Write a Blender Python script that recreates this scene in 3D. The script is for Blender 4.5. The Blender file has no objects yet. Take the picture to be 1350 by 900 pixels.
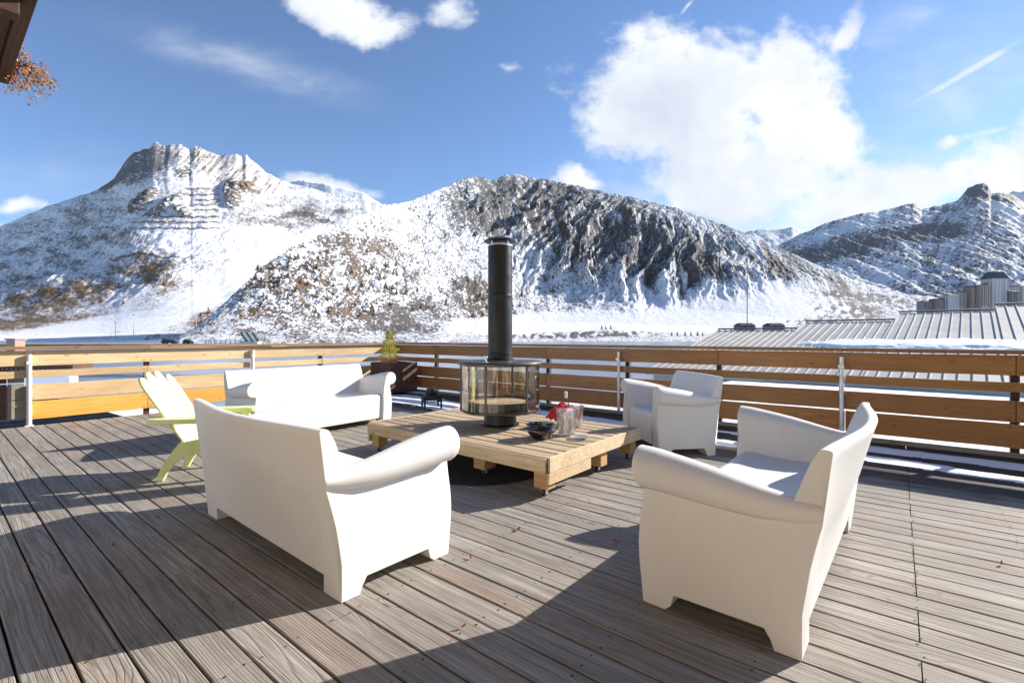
import bpy, math, random
import numpy as np
from mathutils import Vector, Matrix
R = math.radians
random.seed(7); rng = np.random.default_rng(11)
SC = bpy.context.scene
COL = SC.collection
F = 630.0; HC = 1.25; HY = 443.0; CX = 675.0          # focal length in photo pixels, eye height, horizon row
# ------------------------------------------------------------------ camera
cd = bpy.data.cameras.new('camera'); cam = bpy.data.objects.new('camera', cd); COL.objects.link(cam)
cam.location = (0, 0, HC); cam.rotation_euler = (R(90), 0, 0)
cd.sensor_width = 36; cd.lens = 36*F/1350; cd.shift_y = -7/1350
cd.clip_start = 0.05; cd.clip_end = 40000
SC.camera = cam
# ------------------------------------------------------------------ light
SUN = Vector((1.90, .86, 1.0)).normalized()
SUN_EL = math.asin(SUN.z); SUN_AZ = math.atan2(SUN.x, SUN.y)
sd = bpy.data.lights.new('sun', 'SUN'); sun = bpy.data.objects.new('sun', sd); COL.objects.link(sun)
sd.energy = 5.0; sd.angle = R(0.53); sd.color = (1.0, 0.93, 0.84)
sun.rotation_euler = SUN.to_track_quat('Z', 'Y').to_euler()
sun.location = (20, 10, 30)
SC.view_settings.view_transform = 'Standard'; SC.view_settings.look = 'None'
SC.view_settings.exposure = 1.10; SC.view_settings.gamma = 1
SKY_STRENGTH = 0.058

# ------------------------------------------------------------------ node helper
class NT:
    def __init__(s, tree): s.t = tree; s.n = tree.nodes; s.l = tree.links
    def node(s, typ, **kw):
        n = s.n.new(typ)
        for k, v in kw.items(): setattr(n, k, v)
        return n
    def put(s, sock, v):
        if isinstance(v, bpy.types.NodeSocket): s.l.new(v, sock)
        elif v is not None: sock.default_value = v
    def math(s, op, a, b=None, c=None, clamp=False):
        n = s.node('ShaderNodeMath', operation=op, use_clamp=clamp)
        for i, v in enumerate((a, b, c)):
            if v is not None: s.put(n.inputs[i], v)
        return n.outputs[0]
    def vmath(s, op, a, b=None):
        n = s.node('ShaderNodeVectorMath', operation=op)
        s.put(n.inputs[0], a)
        if b is not None: s.put(n.inputs[1], b)
        return n.outputs['Value'] if op in ('LENGTH', 'DOT_PRODUCT') else n.outputs[0]
    def noise(s, vec, scale=1, detail=4, rough=.5, dist=0, out=0, dim='3D'):
        n = s.node('ShaderNodeTexNoise', noise_dimensions=dim)
        s.put(n.inputs['Vector'], vec); n.inputs['Scale'].default_value = scale
        n.inputs['Detail'].default_value = detail; n.inputs['Roughness'].default_value = rough
        n.inputs['Distortion'].default_value = dist
        return n.outputs[out]
    def ramp(s, fac, stops, interp='LINEAR'):
        n = s.node('ShaderNodeValToRGB'); cr = n.color_ramp; cr.interpolation = interp
        while len(cr.elements) < len(stops): cr.elements.new(.5)
        for e, (p, c) in zip(cr.elements, stops):
            e.position = p; e.color = (c if len(c) == 4 else (*c, 1)) if not isinstance(c, (int, float)) else (c, c, c, 1)
        s.put(n.inputs[0], fac); return n.outputs[0]
    def mix(s, fac, a, b, mode='MIX'):
        n = s.node('ShaderNodeMix', data_type='RGBA', blend_type=mode)
        s.put(n.inputs[0], fac)
        for sock, v in ((n.inputs[6], a), (n.inputs[7], b)):
            if isinstance(v, tuple) and len(v) == 3: v = (*v, 1)
            s.put(sock, v)
        return n.outputs[2]
    def mapr(s, v, a, b, c=0., d=1., smooth=False):
        n = s.node('ShaderNodeMapRange'); n.interpolation_type = 'SMOOTHSTEP' if smooth else 'LINEAR'
        s.put(n.inputs[0], v)
        for i, x in enumerate((a, b, c, d)): n.inputs[i+1].default_value = x
        return n.outputs[0]
    def scale(s, vec, sc, loc=(0, 0, 0)):
        n = s.node('ShaderNodeMapping'); s.put(n.inputs['Vector'], vec)
        n.inputs['Scale'].default_value = sc; n.inputs['Location'].default_value = loc
        return n.outputs[0]
    def obj(s): return s.node('ShaderNodeTexCoord').outputs['Object']
    def bump(s, h, strength=.3, dist=.01):
        n = s.node('ShaderNodeBump'); s.put(n.inputs['Height'], h)
        n.inputs['Strength'].default_value = strength; n.inputs['Distance'].default_value = dist
        return n.outputs[0]

# ------------------------------------------------------------------ world: sky with clouds fixed to compass directions
W = bpy.data.worlds.new('World'); SC.world = W; W.use_nodes = True
W.node_tree.nodes.clear(); t = NT(W.node_tree)
sky = t.node('ShaderNodeTexSky', sky_type='NISHITA', sun_disc=False)
sky.sun_elevation = SUN_EL; sky.sun_rotation = SUN_AZ; sky.altitude = 2100
sky.air_density = 1.0; sky.dust_density = .35; sky.ozone_density = 1.6
gen = t.node('ShaderNodeTexCoord').outputs['Generated']
sep = t.node('ShaderNodeSeparateXYZ'); t.put(sep.inputs[0], gen)
yy = t.math('MAXIMUM', sep.outputs[1], .05)
cu = t.math('DIVIDE', sep.outputs[0], yy); cv = t.math('DIVIDE', sep.outputs[2], yy)
comb = t.node('ShaderNodeCombineXYZ'); t.put(comb.inputs[0], cu); t.put(comb.inputs[1], cv)
uv = comb.outputs[0]
wn = t.noise(uv, 2.2, 6, .55, out=1)
warp = t.vmath('MULTIPLY', t.vmath('SUBTRACT', wn, (.5, .5, .5)), (.22, .16, 0))
uvw = t.vmath('ADD', uv, warp)
def blobs(lst, vec):
    acc = None
    for (px, py, rx, ry, rot, op) in lst:
        m = t.node('ShaderNodeMapping', vector_type='TEXTURE'); t.put(m.inputs['Vector'], vec)
        m.inputs['Location'].default_value = ((px-CX)/F, (HY-py)/F, 0)
        m.inputs['Rotation'].default_value = (0, 0, R(rot)); m.inputs['Scale'].default_value = (rx/F, ry/F, 1)
        d = t.math('MULTIPLY', t.math('SUBTRACT', 1.0, t.vmath('LENGTH', m.outputs[0])), op)
        acc = d if acc is None else t.math('MAXIMUM', acc, d)
    return acc
big = [(925, 130, 185, 125, 0, 1), (850, 150, 110, 95, 0, 1), (1010, 120, 125, 100, 0, 1), (985, 235, 190, 80, -8, 1),
       (1150, 262, 190, 62, 8, .9), (1060, 190, 90, 75, 0, 1), (1345, 222, 95, 65, 20, .9), (1240, 240, 130, 48, 12, .8), (1255, 180, 34, 15, 10, .7),
       (1105, 55, 17, 60, -30, .5), (445, 26, 92, 36, -12, .9), (395, 8, 50, 30, 0, .9), (498, 42, 52, 24, 15, .8), (590, 12, 42, 34, -30, .75),
       (22, 268, 48, 15, -5, .75), (-20, 292, 40, 22, 0, .8), (762, 238, 48, 24, 0, .8), (450, 254, 70, 17, -12, .8),
       (-260, 120, 200, 60, 0, .8), (1650, 100, 260, 110, 0, .9), (670, 90, 26, 11, -5, .42)]
fb = t.noise(uv, 5.0, 9, .62)
fb2 = t.noise(t.scale(uv, (1, 1.4, 1), (3, 1, 0)), 17, 6, .6)
dens = t.math('ADD', blobs(big, uvw), t.math('MULTIPLY', t.math('SUBTRACT', fb, .5), 1.6))
dens = t.math('ADD', dens, t.math('MULTIPLY', t.math('SUBTRACT', fb2, .5), .85))
cl = t.mapr(dens, -.0, .55, 0, 1, True)
thin = [(330, 85, 260, 40, -16, .55), (385, 100, 50, 14, -55, .5), (1275, 95, 125, 7, 29, 1.5), (905, 8, 20, 3.5, 50, 1.3), (1300, 175, 110, 9, 14, .8), (1180, 35, 120, 45, 25, .6), (100, 230, 240, 60, 0, .3),
        (1120, 330, 560, 190, 0, 1.35), (1250, 120, 260, 140, 20, .5)]
fc = t.noise(t.scale(uv, (5, 12, 1)), 1.2, 6, .6, .4)
dth = t.math('MULTIPLY', t.math('MAXIMUM', blobs(thin, t.vmath('ADD', uv, t.vmath('MULTIPLY', warp, (.12, .12, 0)))), 0), t.mapr(fc, .3, .65, .25, 1))
cth = t.mapr(dth, 0, .8, 0, .62, True)
call = t.math('MULTIPLY', t.math('MAXIMUM', cl, cth), t.mapr(sep.outputs[1], .05, .2, 0, 1))
shade = t.mapr(t.math('ADD', t.noise(uvw, 3.5, 6, .55), t.math('MULTIPLY', dens, -.05)), .3, .7, 0, 1)
lum = 1/SKY_STRENGTH
ccol = t.mix(shade, (.33*lum, .36*lum, .42*lum), (.55*lum, .56*lum, .575*lum))
skyc = t.mix(1.0, sky.outputs[0], (1.20, 1.42, 1.66), 'MULTIPLY')
bg = t.node('ShaderNodeBackground'); t.put(bg.inputs[0], t.mix(call, skyc, ccol)); bg.inputs[1].default_value = SKY_STRENGTH
t.l.new(bg.outputs[0], t.node('ShaderNodeOutputWorld').inputs[0])

# ------------------------------------------------------------------ frames
E1 = Vector((-.7779, .6283, 0)); E2 = Vector((.6283, .7779, 0))     # along the deck boards / across them
YAW1 = math.atan2(E1.y, E1.x)
def AB(a, b, z=0): return E1*a + E2*b + Vector((0, 0, z))
def ray(px, Y, py=None, z=None):
    return Vector(((px-CX)/F*Y, Y, HC + Y*(HY-py)/F if z is None else z))
def floor_at(px, py, z=0):
    Y = (HC-z)*F/(py-HY); return Vector(((px-CX)/F*Y, Y, z))

# ------------------------------------------------------------------ materials
MATS = {}
def mat(name):
    m = bpy.data.materials.new(name); m.use_nodes = True; m.node_tree.nodes.clear()
    q = NT(m.node_tree); b = q.node('ShaderNodeBsdfPrincipled'); o = q.node('ShaderNodeOutputMaterial')
    q.l.new(b.outputs[0], o.inputs[0]); MATS[name] = m
    return m, q, b
def simple(name, col, rough=.5, metal=0., nscale=6, var=.12, bump=.0, bscale=80, coat=0.):
    m, q, b = mat(name); c = q.obj()
    n = q.noise(c, nscale, 5, .6)
    lo = tuple(x*(1-var) for x in col); hi = tuple(min(1, x*(1+var)) for x in col)
    q.put(b.inputs['Base Color'], q.mix(q.mapr(n, .3, .7), lo, hi))
    q.put(b.inputs['Roughness'], q.mapr(q.noise(c, nscale*3, 4), .3, .7, max(.02, rough-.08), min(1, rough+.08)))
    b.inputs['Metallic'].default_value = metal
    b.inputs['Coat Weight'].default_value = coat
    if bump: q.put(b.inputs['Normal'], q.bump(q.noise(c, bscale, 3), bump, .003))
    return m
def wood(name, light, dark, rough=.6, ring=14, per_obj=.18, knots=True, stretch=.6, bump=.25, spec=.4):
    m, q, b = mat(name); c = q.obj()
    rnd = q.node('ShaderNodeObjectInfo').outputs['Random']
    off = q.node('ShaderNodeCombineXYZ'); q.put(off.inputs[0], q.math('MULTIPLY', rnd, 37.)); q.put(off.inputs[2], q.math('MULTIPLY', rnd, 11.))
    p = q.vmath('ADD', c, off.outputs[0])
    big = q.noise(q.scale(p, (stretch, 4, 4)), 1.3, 3, .5)
    g = q.noise(q.scale(p, (stretch*2, ring*2, ring*2)), 2.2, 5, .65, .6)
    fine = q.noise(q.scale(p, (3, 120, 120)), 1.5, 3, .6)
    v = q.math('ADD', q.math('MULTIPLY', g, .65), q.math('ADD', q.math('MULTIPLY', big, .35), q.math('MULTIPLY', fine, .14)))
    colr = q.mix(q.mapr(v, .38, .72), dark, light)
    colr = q.mix(q.mapr(rnd, 0, 1, 0, per_obj), colr, tuple(x*.45 for x in dark))
    if knots:
        vo = q.node('ShaderNodeTexVoronoi'); q.put(vo.inputs['Vector'], q.scale(p, (3.6, 8, 8))); vo.inputs['Scale'].default_value = 1
        k = q.mapr(vo.outputs[0], .05, .17, 1, 0, True)
        colr = q.mix(q.math('MULTIPLY', k, .55), colr, tuple(x*.4 for x in dark))
    q.put(b.inputs['Base Color'], colr); b.inputs['Roughness'].default_value = rough
    b.inputs['Specular IOR Level'].default_value = spec
    q.put(b.inputs['Normal'], q.bump(g, bump, .004))
    return m
# weathered deck
def deck_mat():
    m, q, b = mat('weathered_deck'); c = q.obj()
    s = q.node('ShaderNodeSeparateXYZ'); q.put(s.inputs[0], c)
    idn = q.math('FLOOR', q.math('DIVIDE', q.math('SUBTRACT', s.outputs[1], .2225), .1467))
    wn = q.node('ShaderNodeTexWhiteNoise', noise_dimensions='1D'); q.put(wn.inputs['W'], idn)
    r = wn.outputs['Value']
    off = q.node('ShaderNodeCombineXYZ'); q.put(off.inputs[0], q.math('MULTIPLY', r, 61.)); q.put(off.inputs[1], q.math('MULTIPLY', r, 3.1)); q.put(off.inputs[2], q.math('MULTIPLY', r, 17.))
    p = q.vmath('ADD', c, off.outputs[0])
    # knots distort the rings
    vo = q.node('ShaderNodeTexVoronoi'); q.put(vo.inputs['Vector'], q.scale(p, (1.5, 5.2, 1))); vo.inputs['Scale'].default_value = 1
    kn = q.mapr(vo.outputs[0], 0, .42, 1, 0, True)
    swirl = q.noise(q.scale(p, (.45, 5, 1)), 1.6, 2, .5)
    ringc = q.math('ADD', q.math('MULTIPLY', s.outputs[1], q.mapr(q.math('FRACT', q.math('MULTIPLY', r, 7.3)), 0, 1, 45, 120)), q.math('ADD', q.math('MULTIPLY', swirl, 9), q.math('MULTIPLY', kn, 4.5)))
    ringc = q.math('ADD', ringc, q.math('MULTIPLY', r, 40))
    ring = q.math('ABSOLUTE', q.math('SINE', q.math('MULTIPLY', ringc, 2.4)))
    ringm = q.mapr(ring, .0, .55, 0, 1, True)
    fine = q.noise(q.scale(p, (5, 210, 1)), 1, 4, .7)
    fib = q.noise(q.scale(p, (2, 55, 1)), 1, 4, .6)
    blot = q.noise(q.scale(c, (1.2, 2.2, 1)), 1.3, 5, .6)
    base = q.mix(q.mapr(fib, .3, .7), (.235, .212, .185), (.62, .585, .53))
    base = q.mix(q.math('MULTIPLY', q.math('SUBTRACT', 1., ringm), q.mapr(swirl, .35, .6, .25, .65)), base, (.115, .095, .078))
    base = q.mix(q.mapr(fine, .35, .7, .55, 0), base, (.10, .085, .07))
    base = q.mix(q.mapr(blot, .35, .7, .38, 0), base, (.13, .105, .085))
    base = q.mix(q.mapr(r, 0, 1, 0, .3), base, (.15, .125, .105))
    kd = q.mapr(vo.outputs[0], .03, .085, 1, 0, True)
    base = q.mix(q.math('MULTIPLY', kd, .85), base, (.055, .036, .025))
    # a few fresher, redder boards
    red = q.math('MULTIPLY', q.mapr(q.noise(q.scale(p, (.5, 3, 1)), 1, 2), .56, .68, 0, .28), 1.0)
    base = q.mix(red, base, (.27, .165, .095))
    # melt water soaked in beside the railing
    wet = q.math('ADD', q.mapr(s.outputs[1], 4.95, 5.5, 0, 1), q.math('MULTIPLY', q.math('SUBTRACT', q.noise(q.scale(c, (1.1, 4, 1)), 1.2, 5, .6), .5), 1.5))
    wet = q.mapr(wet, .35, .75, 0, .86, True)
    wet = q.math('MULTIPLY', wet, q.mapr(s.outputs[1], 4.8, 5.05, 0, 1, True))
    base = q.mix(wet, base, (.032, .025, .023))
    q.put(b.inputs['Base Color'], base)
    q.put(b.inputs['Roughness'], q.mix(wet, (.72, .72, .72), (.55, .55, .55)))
    b.inputs['Specular IOR Level'].default_value = .22
    h = q.math('ADD', q.math('MULTIPLY', ringm, .6), q.math('MULTIPLY', fine, .7))
    q.put(b.inputs['Normal'], q.bump(h, .55, .004))
    return m
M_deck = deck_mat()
M_gap = simple('dark_underside', (.02, .017, .015), .9)
M_nail = simple('nail_steel', (.03, .027, .025), .5, .6)
M_pine = wood('honey_pine', (.78, .60, .36), (.50, .31, .13), .5, 12, .40)
M_orange = wood('orange_stained_pine', (.80, .43, .10), (.62, .27, .04), .5, 10, .2)
M_larch = wood('stained_larch', (.52, .24, .065), (.28, .115, .028), .42, 10, .45, spec=.5)
M_cap = wood('rail_cap_wood', (.40, .22, .09), (.20, .10, .04), .5, 12, .25)
M_greyw = wood('grey_weathered_wood', (.36, .32, .24), (.19, .16, .12), .7)
M_pallet = wood('pallet_wood', (.78, .63, .42), (.42, .27, .13), .65, 11, .28)
M_pallet_top = wood('pallet_top_wood', (.62, .50, .35), (.30, .205, .12), .7, 12, .40)
M_legw = wood('orange_block_wood', (.56, .36, .15), (.34, .19, .07), .6)
M_darkwood = wood('dark_brown_wood', (.13, .055, .03), (.05, .022, .014), .6)
M_eave = wood('old_balcony_wood', (.085, .042, .022), (.03, .016, .011), .75)
M_steel = simple('galvanised_steel', (.62, .63, .64), .38, .75, 9, .15)
M_whitepost = simple('pale_painted_steel', (.74, .70, .68), .45, .0, 14, .12)
M_blackpost = simple('black_post', (.02, .017, .016), .5, .3)
M_black = simple('black_stove_steel', (.022, .021, .020), .40, .55, 5, .25, .05, 200)
M_castiron = simple('brown_grey_steel', (.085, .078, .072), .42, .6, 7, .3)
M_glaze = simple('black_glaze', (.008, .008, .012), .06, 0, 5, .2, coat=1.)
M_red = simple('red_cloth', (.55, .012, .03), .75, 0, 20, .25, .3, 60)
M_redpot = simple('red_plastic_pot', (.42, .02, .025), .4, 0, 9, .2)
M_terra = simple('terracotta', (.42, .17, .10), .8, 0, 9, .2)
M_dry = simple('dry_flowers', (.33, .17, .075), .85, 0, 30, .6)
M_leaf = simple('dry_leaf', (.42, .13, .03), .7, 0, 30, .4)
M_fol = simple('yellow_green_needles', (.50, .46, .055), .7, 0, 16, .5)
M_bark = simple('bark', (.08, .055, .035), .9)
M_lime = simple('lime_plastic', (.74, .79, .36), .42, 0, 3, .06)
M_soot_shade = simple('sooty_mat_and_shade', (.010, .008, .007), .85, 0, 10, .5, .3, 120)  # soot on the round mat; painted shade on the slab past the left rail
M_sand = simple('pale_ash', (.52, .46, .38), .9, 0, 25, .3, .3, 60)
M_rubber = simple('rubber', (.02, .02, .02), .6)
M_capw = simple('cloudy_white', (.75, .75, .75), .5)
def plastic():
    m, q, b = mat('white_moulded_plastic'); c = q.obj()
    n = q.noise(c, 2.0, 5, .6); n2 = q.noise(q.scale(c, (1, 1, .35)), 14, 4, .65)
    col = q.mix(q.mapr(n, .35, .7, 0, .5), (.73, .715, .685), (.67, .64, .595))
    col = q.mix(q.mapr(n2, .55, .8, 0, .2), col, (.60, .54, .47))
    sp = q.noise(c, 60, 2); col = q.mix(q.mapr(sp, .74, .78, 0, .5), col, (.3, .25, .2))
    q.put(b.inputs['Base Color'], col)
    q.put(b.inputs['Roughness'], q.mapr(n2, .3, .7, .42, .6))
    q.put(b.inputs['Normal'], q.bump(q.math('ADD', q.noise(c, 240, 2), q.math('MULTIPLY', n, 6)), .07, .002))
    return m
M_plastic = plastic()
def glass(name, tint=(.93, .90, .86), gl=.16, fk=.9):
    m = bpy.data.materials.new(name); m.use_nodes = True; m.node_tree.nodes.clear(); q = NT(m.node_tree)
    tr = q.node('ShaderNodeBsdfTransparent'); tr.inputs[0].default_value = (*tint, 1)
    g = q.node('ShaderNodeBsdfGlossy'); g.inputs['Roughness'].default_value = .03
    fr = q.node('ShaderNodeFresnel'); fr.inputs[0].default_value = 1.5
    f = q.math('ADD', q.math('MULTIPLY', fr.outputs[0], fk), q.mapr(q.noise(q.scale(q.obj(), (9, 9, 2)), 1.2, 4, .6), .45, .8, 0, gl), clamp=True)
    mx = q.node('ShaderNodeMixShader'); q.put(mx.inputs[0], f); q.l.new(tr.outputs[0], mx.inputs[1]); q.l.new(g.outputs[0], mx.inputs[2])
    o = q.node('ShaderNodeOutputMaterial'); q.l.new(mx.outputs[0], o.inputs[0]); return m
M_glass = glass('smoky_stove_glass', (.93, .89, .83), .10, .5)
def crystal():
    m = bpy.data.materials.new('cut_crystal'); m.use_nodes = True; m.node_tree.nodes.clear(); q = NT(m.node_tree)
    g = q.node('ShaderNodeBsdfGlass'); g.inputs['Roughness'].default_value = .02; g.inputs['IOR'].default_value = 1.5
    tr = q.node('ShaderNodeBsdfTransparent')
    mx = q.node('ShaderNodeMixShader'); mx.inputs[0].default_value = .08
    q.l.new(g.outputs[0], mx.inputs[1]); q.l.new(tr.outputs[0], mx.inputs[2])
    gg = q.node('ShaderNodeBsdfGlossy'); gg.inputs['Roughness'].default_value = .22; m2 = q.node('ShaderNodeMixShader'); m2.inputs[0].default_value = .3
    q.l.new(mx.outputs[0], m2.inputs[1]); q.l.new(gg.outputs[0], m2.inputs[2])
    o = q.node('ShaderNodeOutputMaterial'); q.l.new(m2.outputs[0], o.inputs[0]); return m
M_crystal = crystal()
def snow_mat():
    m, q, b = mat('snow'); c = q.obj()
    n = q.noise(c, 3, 6, .6)
    q.put(b.inputs['Base Color'], q.mix(q.mapr(n, .3, .7), (.80, .82, .86), (.90, .91, .92)))
    b.inputs['Roughness'].default_value = .55
    q.put(b.inputs['Normal'], q.bump(q.noise(c, 25, 5, .65), .35, .02)); return m
M_snow = snow_mat()
def roof_mat():
    m, q, b = mat('grey_metal_roof'); c = q.obj()
    n = q.noise(q.scale(c, (1, .25, 1)), .9, 5, .6)
    col = q.mix(q.mapr(n, .3, .7), (.36, .34, .31), (.48, .455, .42))
    q.put(b.inputs['Base Color'], col); b.inputs['Roughness'].default_value = .55; b.inputs['Metallic'].default_value = .1
    return m
M_roof = roof_mat()
M_roofdark = simple('dark_roof_edge', (.05, .05, .055), .6)

# ------------------------------------------------------------------ mesh helpers
class MB:
    def __init__(s): s.v = []; s.f = []; s.m = []
    def add(s, vs, fs, mi=0):
        o = len(s.v); s.v += [tuple(v) for v in vs]; s.f += [tuple(i+o for i in f) for f in fs]; s.m += [mi]*len(fs)
    def box(s, lo, hi, M=None, mi=0):
        x0, y0, z0 = lo; x1, y1, z1 = hi
        vs = [Vector(p) for p in ((x0,y0,z0),(x1,y0,z0),(x1,y1,z0),(x0,y1,z0),(x0,y0,z1),(x1,y0,z1),(x1,y1,z1),(x0,y1,z1))]
        if M is not None: vs = [M @ v for v in vs]
        s.add(vs, [(0,3,2,1),(4,5,6,7),(0,1,5,4),(1,2,6,5),(2,3,7,6),(3,0,4,7)], mi)
    def loft(s, secs, caps=True, closed=True, mi=0):
        n = len(secs[0]); vs = [p for sec in secs for p in sec]; fs = []
        for i in range(len(secs)-1):
            for j in range(n if closed else n-1):
                a = i*n+j; b_ = i*n+(j+1) % n
                fs.append((a, b_, b_+n, a+n))
        if caps:
            fs.append(tuple(reversed(range(n)))); o = (len(secs)-1)*n; fs.append(tuple(range(o, o+n)))
        s.add(vs, fs, mi)
    def lathe(s, prof, seg=32, c=(0,0,0), caps=True, mi=0, fr=None):
        secs = []
        for r, z in prof:
            secs.append([(c[0]+(r*(fr(2*math.pi*k/seg, z) if fr else 1))*math.cos(2*math.pi*k/seg), c[1]+(r*(fr(2*math.pi*k/seg, z) if fr else 1))*math.sin(2*math.pi*k/seg), c[2]+z) for k in range(seg)])
        s.loft(secs, caps, True, mi)
    def tube(s, a, b, r, seg=10, r2=None, mi=0):
        a = Vector(a); b = Vector(b); d = (b-a).normalized(); u = d.orthogonal().normalized(); w = d.cross(u); r2 = r if r2 is None else r2
        s.loft([[a+(u*math.cos(2*math.pi*k/seg)+w*math.sin(2*math.pi*k/seg))*r for k in range(seg)],
                [b+(u*math.cos(2*math.pi*k/seg)+w*math.sin(2*math.pi*k/seg))*r2 for k in range(seg)]], mi=mi)
    def build(s, name, mats, parent=None, bevel=0, smooth=False, ang=40, loc=None, rz=None, seg=2):
        me = bpy.data.meshes.new(name); me.from_pydata(s.v, [], s.f); me.validate()
        for m in (mats if isinstance(mats, (list, tuple)) else [mats]): me.materials.append(m)
        if any(s.m) and len(s.m) == len(me.polygons): me.polygons.foreach_set('material_index', s.m)
        import bmesh
        bm = bmesh.new(); bm.from_mesh(me); bmesh.ops.recalc_face_normals(bm, faces=bm.faces[:]); bm.to_mesh(me); bm.free()
        o = bpy.data.objects.new(name, me); COL.objects.link(o)
        if parent: o.parent = parent
        if loc is not None: o.location = loc
        if rz is not None: o.rotation_euler = (0, 0, rz)
        if bevel:
            md = o.modifiers.new('bevel', 'BEVEL'); md.width = bevel; md.segments = seg; md.limit_method = 'ANGLE'; md.angle_limit = R(35)
        if smooth:
            me.polygons.foreach_set('use_smooth', [True]*len(me.polygons))
            try:
                md = o.modifiers.new('wn', 'WEIGHTED_NORMAL') if bevel else None
                if md: md.keep_sharp = True
            except Exception: pass
            if not bevel: me.set_sharp_from_angle(angle=R(ang))
        return o
def tag(o, label=None, cat=None, group=None, kind=None):
    if label: o['label'] = label
    if cat: o['category'] = cat
    if group: o['group'] = group
    if kind: o['kind'] = kind
    return o
def empty(name, loc=(0, 0, 0), rz=0, label=None, cat=None, group=None):
    o = bpy.data.objects.new(name, None); COL.objects.link(o); o.location = loc; o.rotation_euler = (0, 0, rz); o.empty_display_size = .2
    return tag(o, label, cat, group)
def copy_tree(o, parent=None):
    c = o.copy(); COL.objects.link(c); c.parent = parent
    for ch in list(o.children): copy_tree(ch, c)
    return c

# ------------------------------------------------------------------ numpy gradient noise
_perm = rng.permutation(256); _perm = np.concatenate([_perm, _perm, _perm])
_grad = rng.normal(size=(256, 3)); _grad /= np.linalg.norm(_grad, axis=1)[:, None]
def perlin(p):
    i = np.floor(p).astype(int); f = p-i; u = f*f*f*(f*(f*6-15)+10); i &= 255; r = 0
    for dx in (0, 1):
        for dy in (0, 1):
            for dz in (0, 1):
                h = _perm[_perm[_perm[(i[..., 0]+dx) & 255]+((i[..., 1]+dy) & 255)]+((i[..., 2]+dz) & 255)]
                g = _grad[h]; d = f-np.array([dx, dy, dz])
                w = (u[..., 0] if dx else 1-u[..., 0])*(u[..., 1] if dy else 1-u[..., 1])*(u[..., 2] if dz else 1-u[..., 2])
                r = r+w*(g*d).sum(-1)
    return r*1.6
def fbm(p, oct=5, gain=.5, lac=2.03, ridged=False):
    a = 1; s = 0; tot = 0
    for k in range(oct):
        n = perlin(p+k*17.3)
        if ridged: n = 1-2*np.abs(n)
        s = s+a*n; tot += a; a *= gain; p = p*lac
    return s/tot
def sstep(x, a, b):
    t_ = np.clip((x-a)/(b-a), 0, 1); return t_*t_*(3-2*t_)

# ================================================================== TERRAIN
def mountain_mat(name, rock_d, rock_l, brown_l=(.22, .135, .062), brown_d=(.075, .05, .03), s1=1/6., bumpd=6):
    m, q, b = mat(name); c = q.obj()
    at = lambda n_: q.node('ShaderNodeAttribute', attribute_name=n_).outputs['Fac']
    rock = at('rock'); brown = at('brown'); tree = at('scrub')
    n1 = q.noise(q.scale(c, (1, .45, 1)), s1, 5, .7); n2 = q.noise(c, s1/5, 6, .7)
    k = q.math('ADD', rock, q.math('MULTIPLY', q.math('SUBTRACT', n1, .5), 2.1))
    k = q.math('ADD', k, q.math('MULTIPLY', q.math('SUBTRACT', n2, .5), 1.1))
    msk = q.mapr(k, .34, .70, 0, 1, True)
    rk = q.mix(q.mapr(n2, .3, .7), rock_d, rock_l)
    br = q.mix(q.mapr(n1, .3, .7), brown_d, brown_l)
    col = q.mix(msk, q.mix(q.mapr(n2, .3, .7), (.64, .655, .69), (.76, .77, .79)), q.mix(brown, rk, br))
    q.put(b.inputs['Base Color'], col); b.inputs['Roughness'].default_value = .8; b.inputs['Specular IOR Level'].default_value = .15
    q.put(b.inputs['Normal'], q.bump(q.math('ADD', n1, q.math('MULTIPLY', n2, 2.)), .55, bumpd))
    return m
M_mtA = mountain_mat('snowy_slope_rock', (.06, .06, .066), (.145, .135, .128))
M_mtB = mountain_mat('snowy_cliff_rock', (.042, .042, .047), (.125, .12, .118))
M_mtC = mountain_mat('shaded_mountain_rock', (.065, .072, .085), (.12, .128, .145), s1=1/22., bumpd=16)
LAY = {}; LZ = -10.4
def ell(px, py, cx, cy, rx, ry, rot=0, soft=.5):
    a = math.radians(rot); dx = px-cx; dy = -(py-cy)
    x = (dx*math.cos(a)+dy*math.sin(a))/rx; y = (-dx*math.sin(a)+dy*math.cos(a))/ry
    return 1-sstep(np.sqrt(x*x+y*y), 1-soft, 1+soft*.6)
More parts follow.
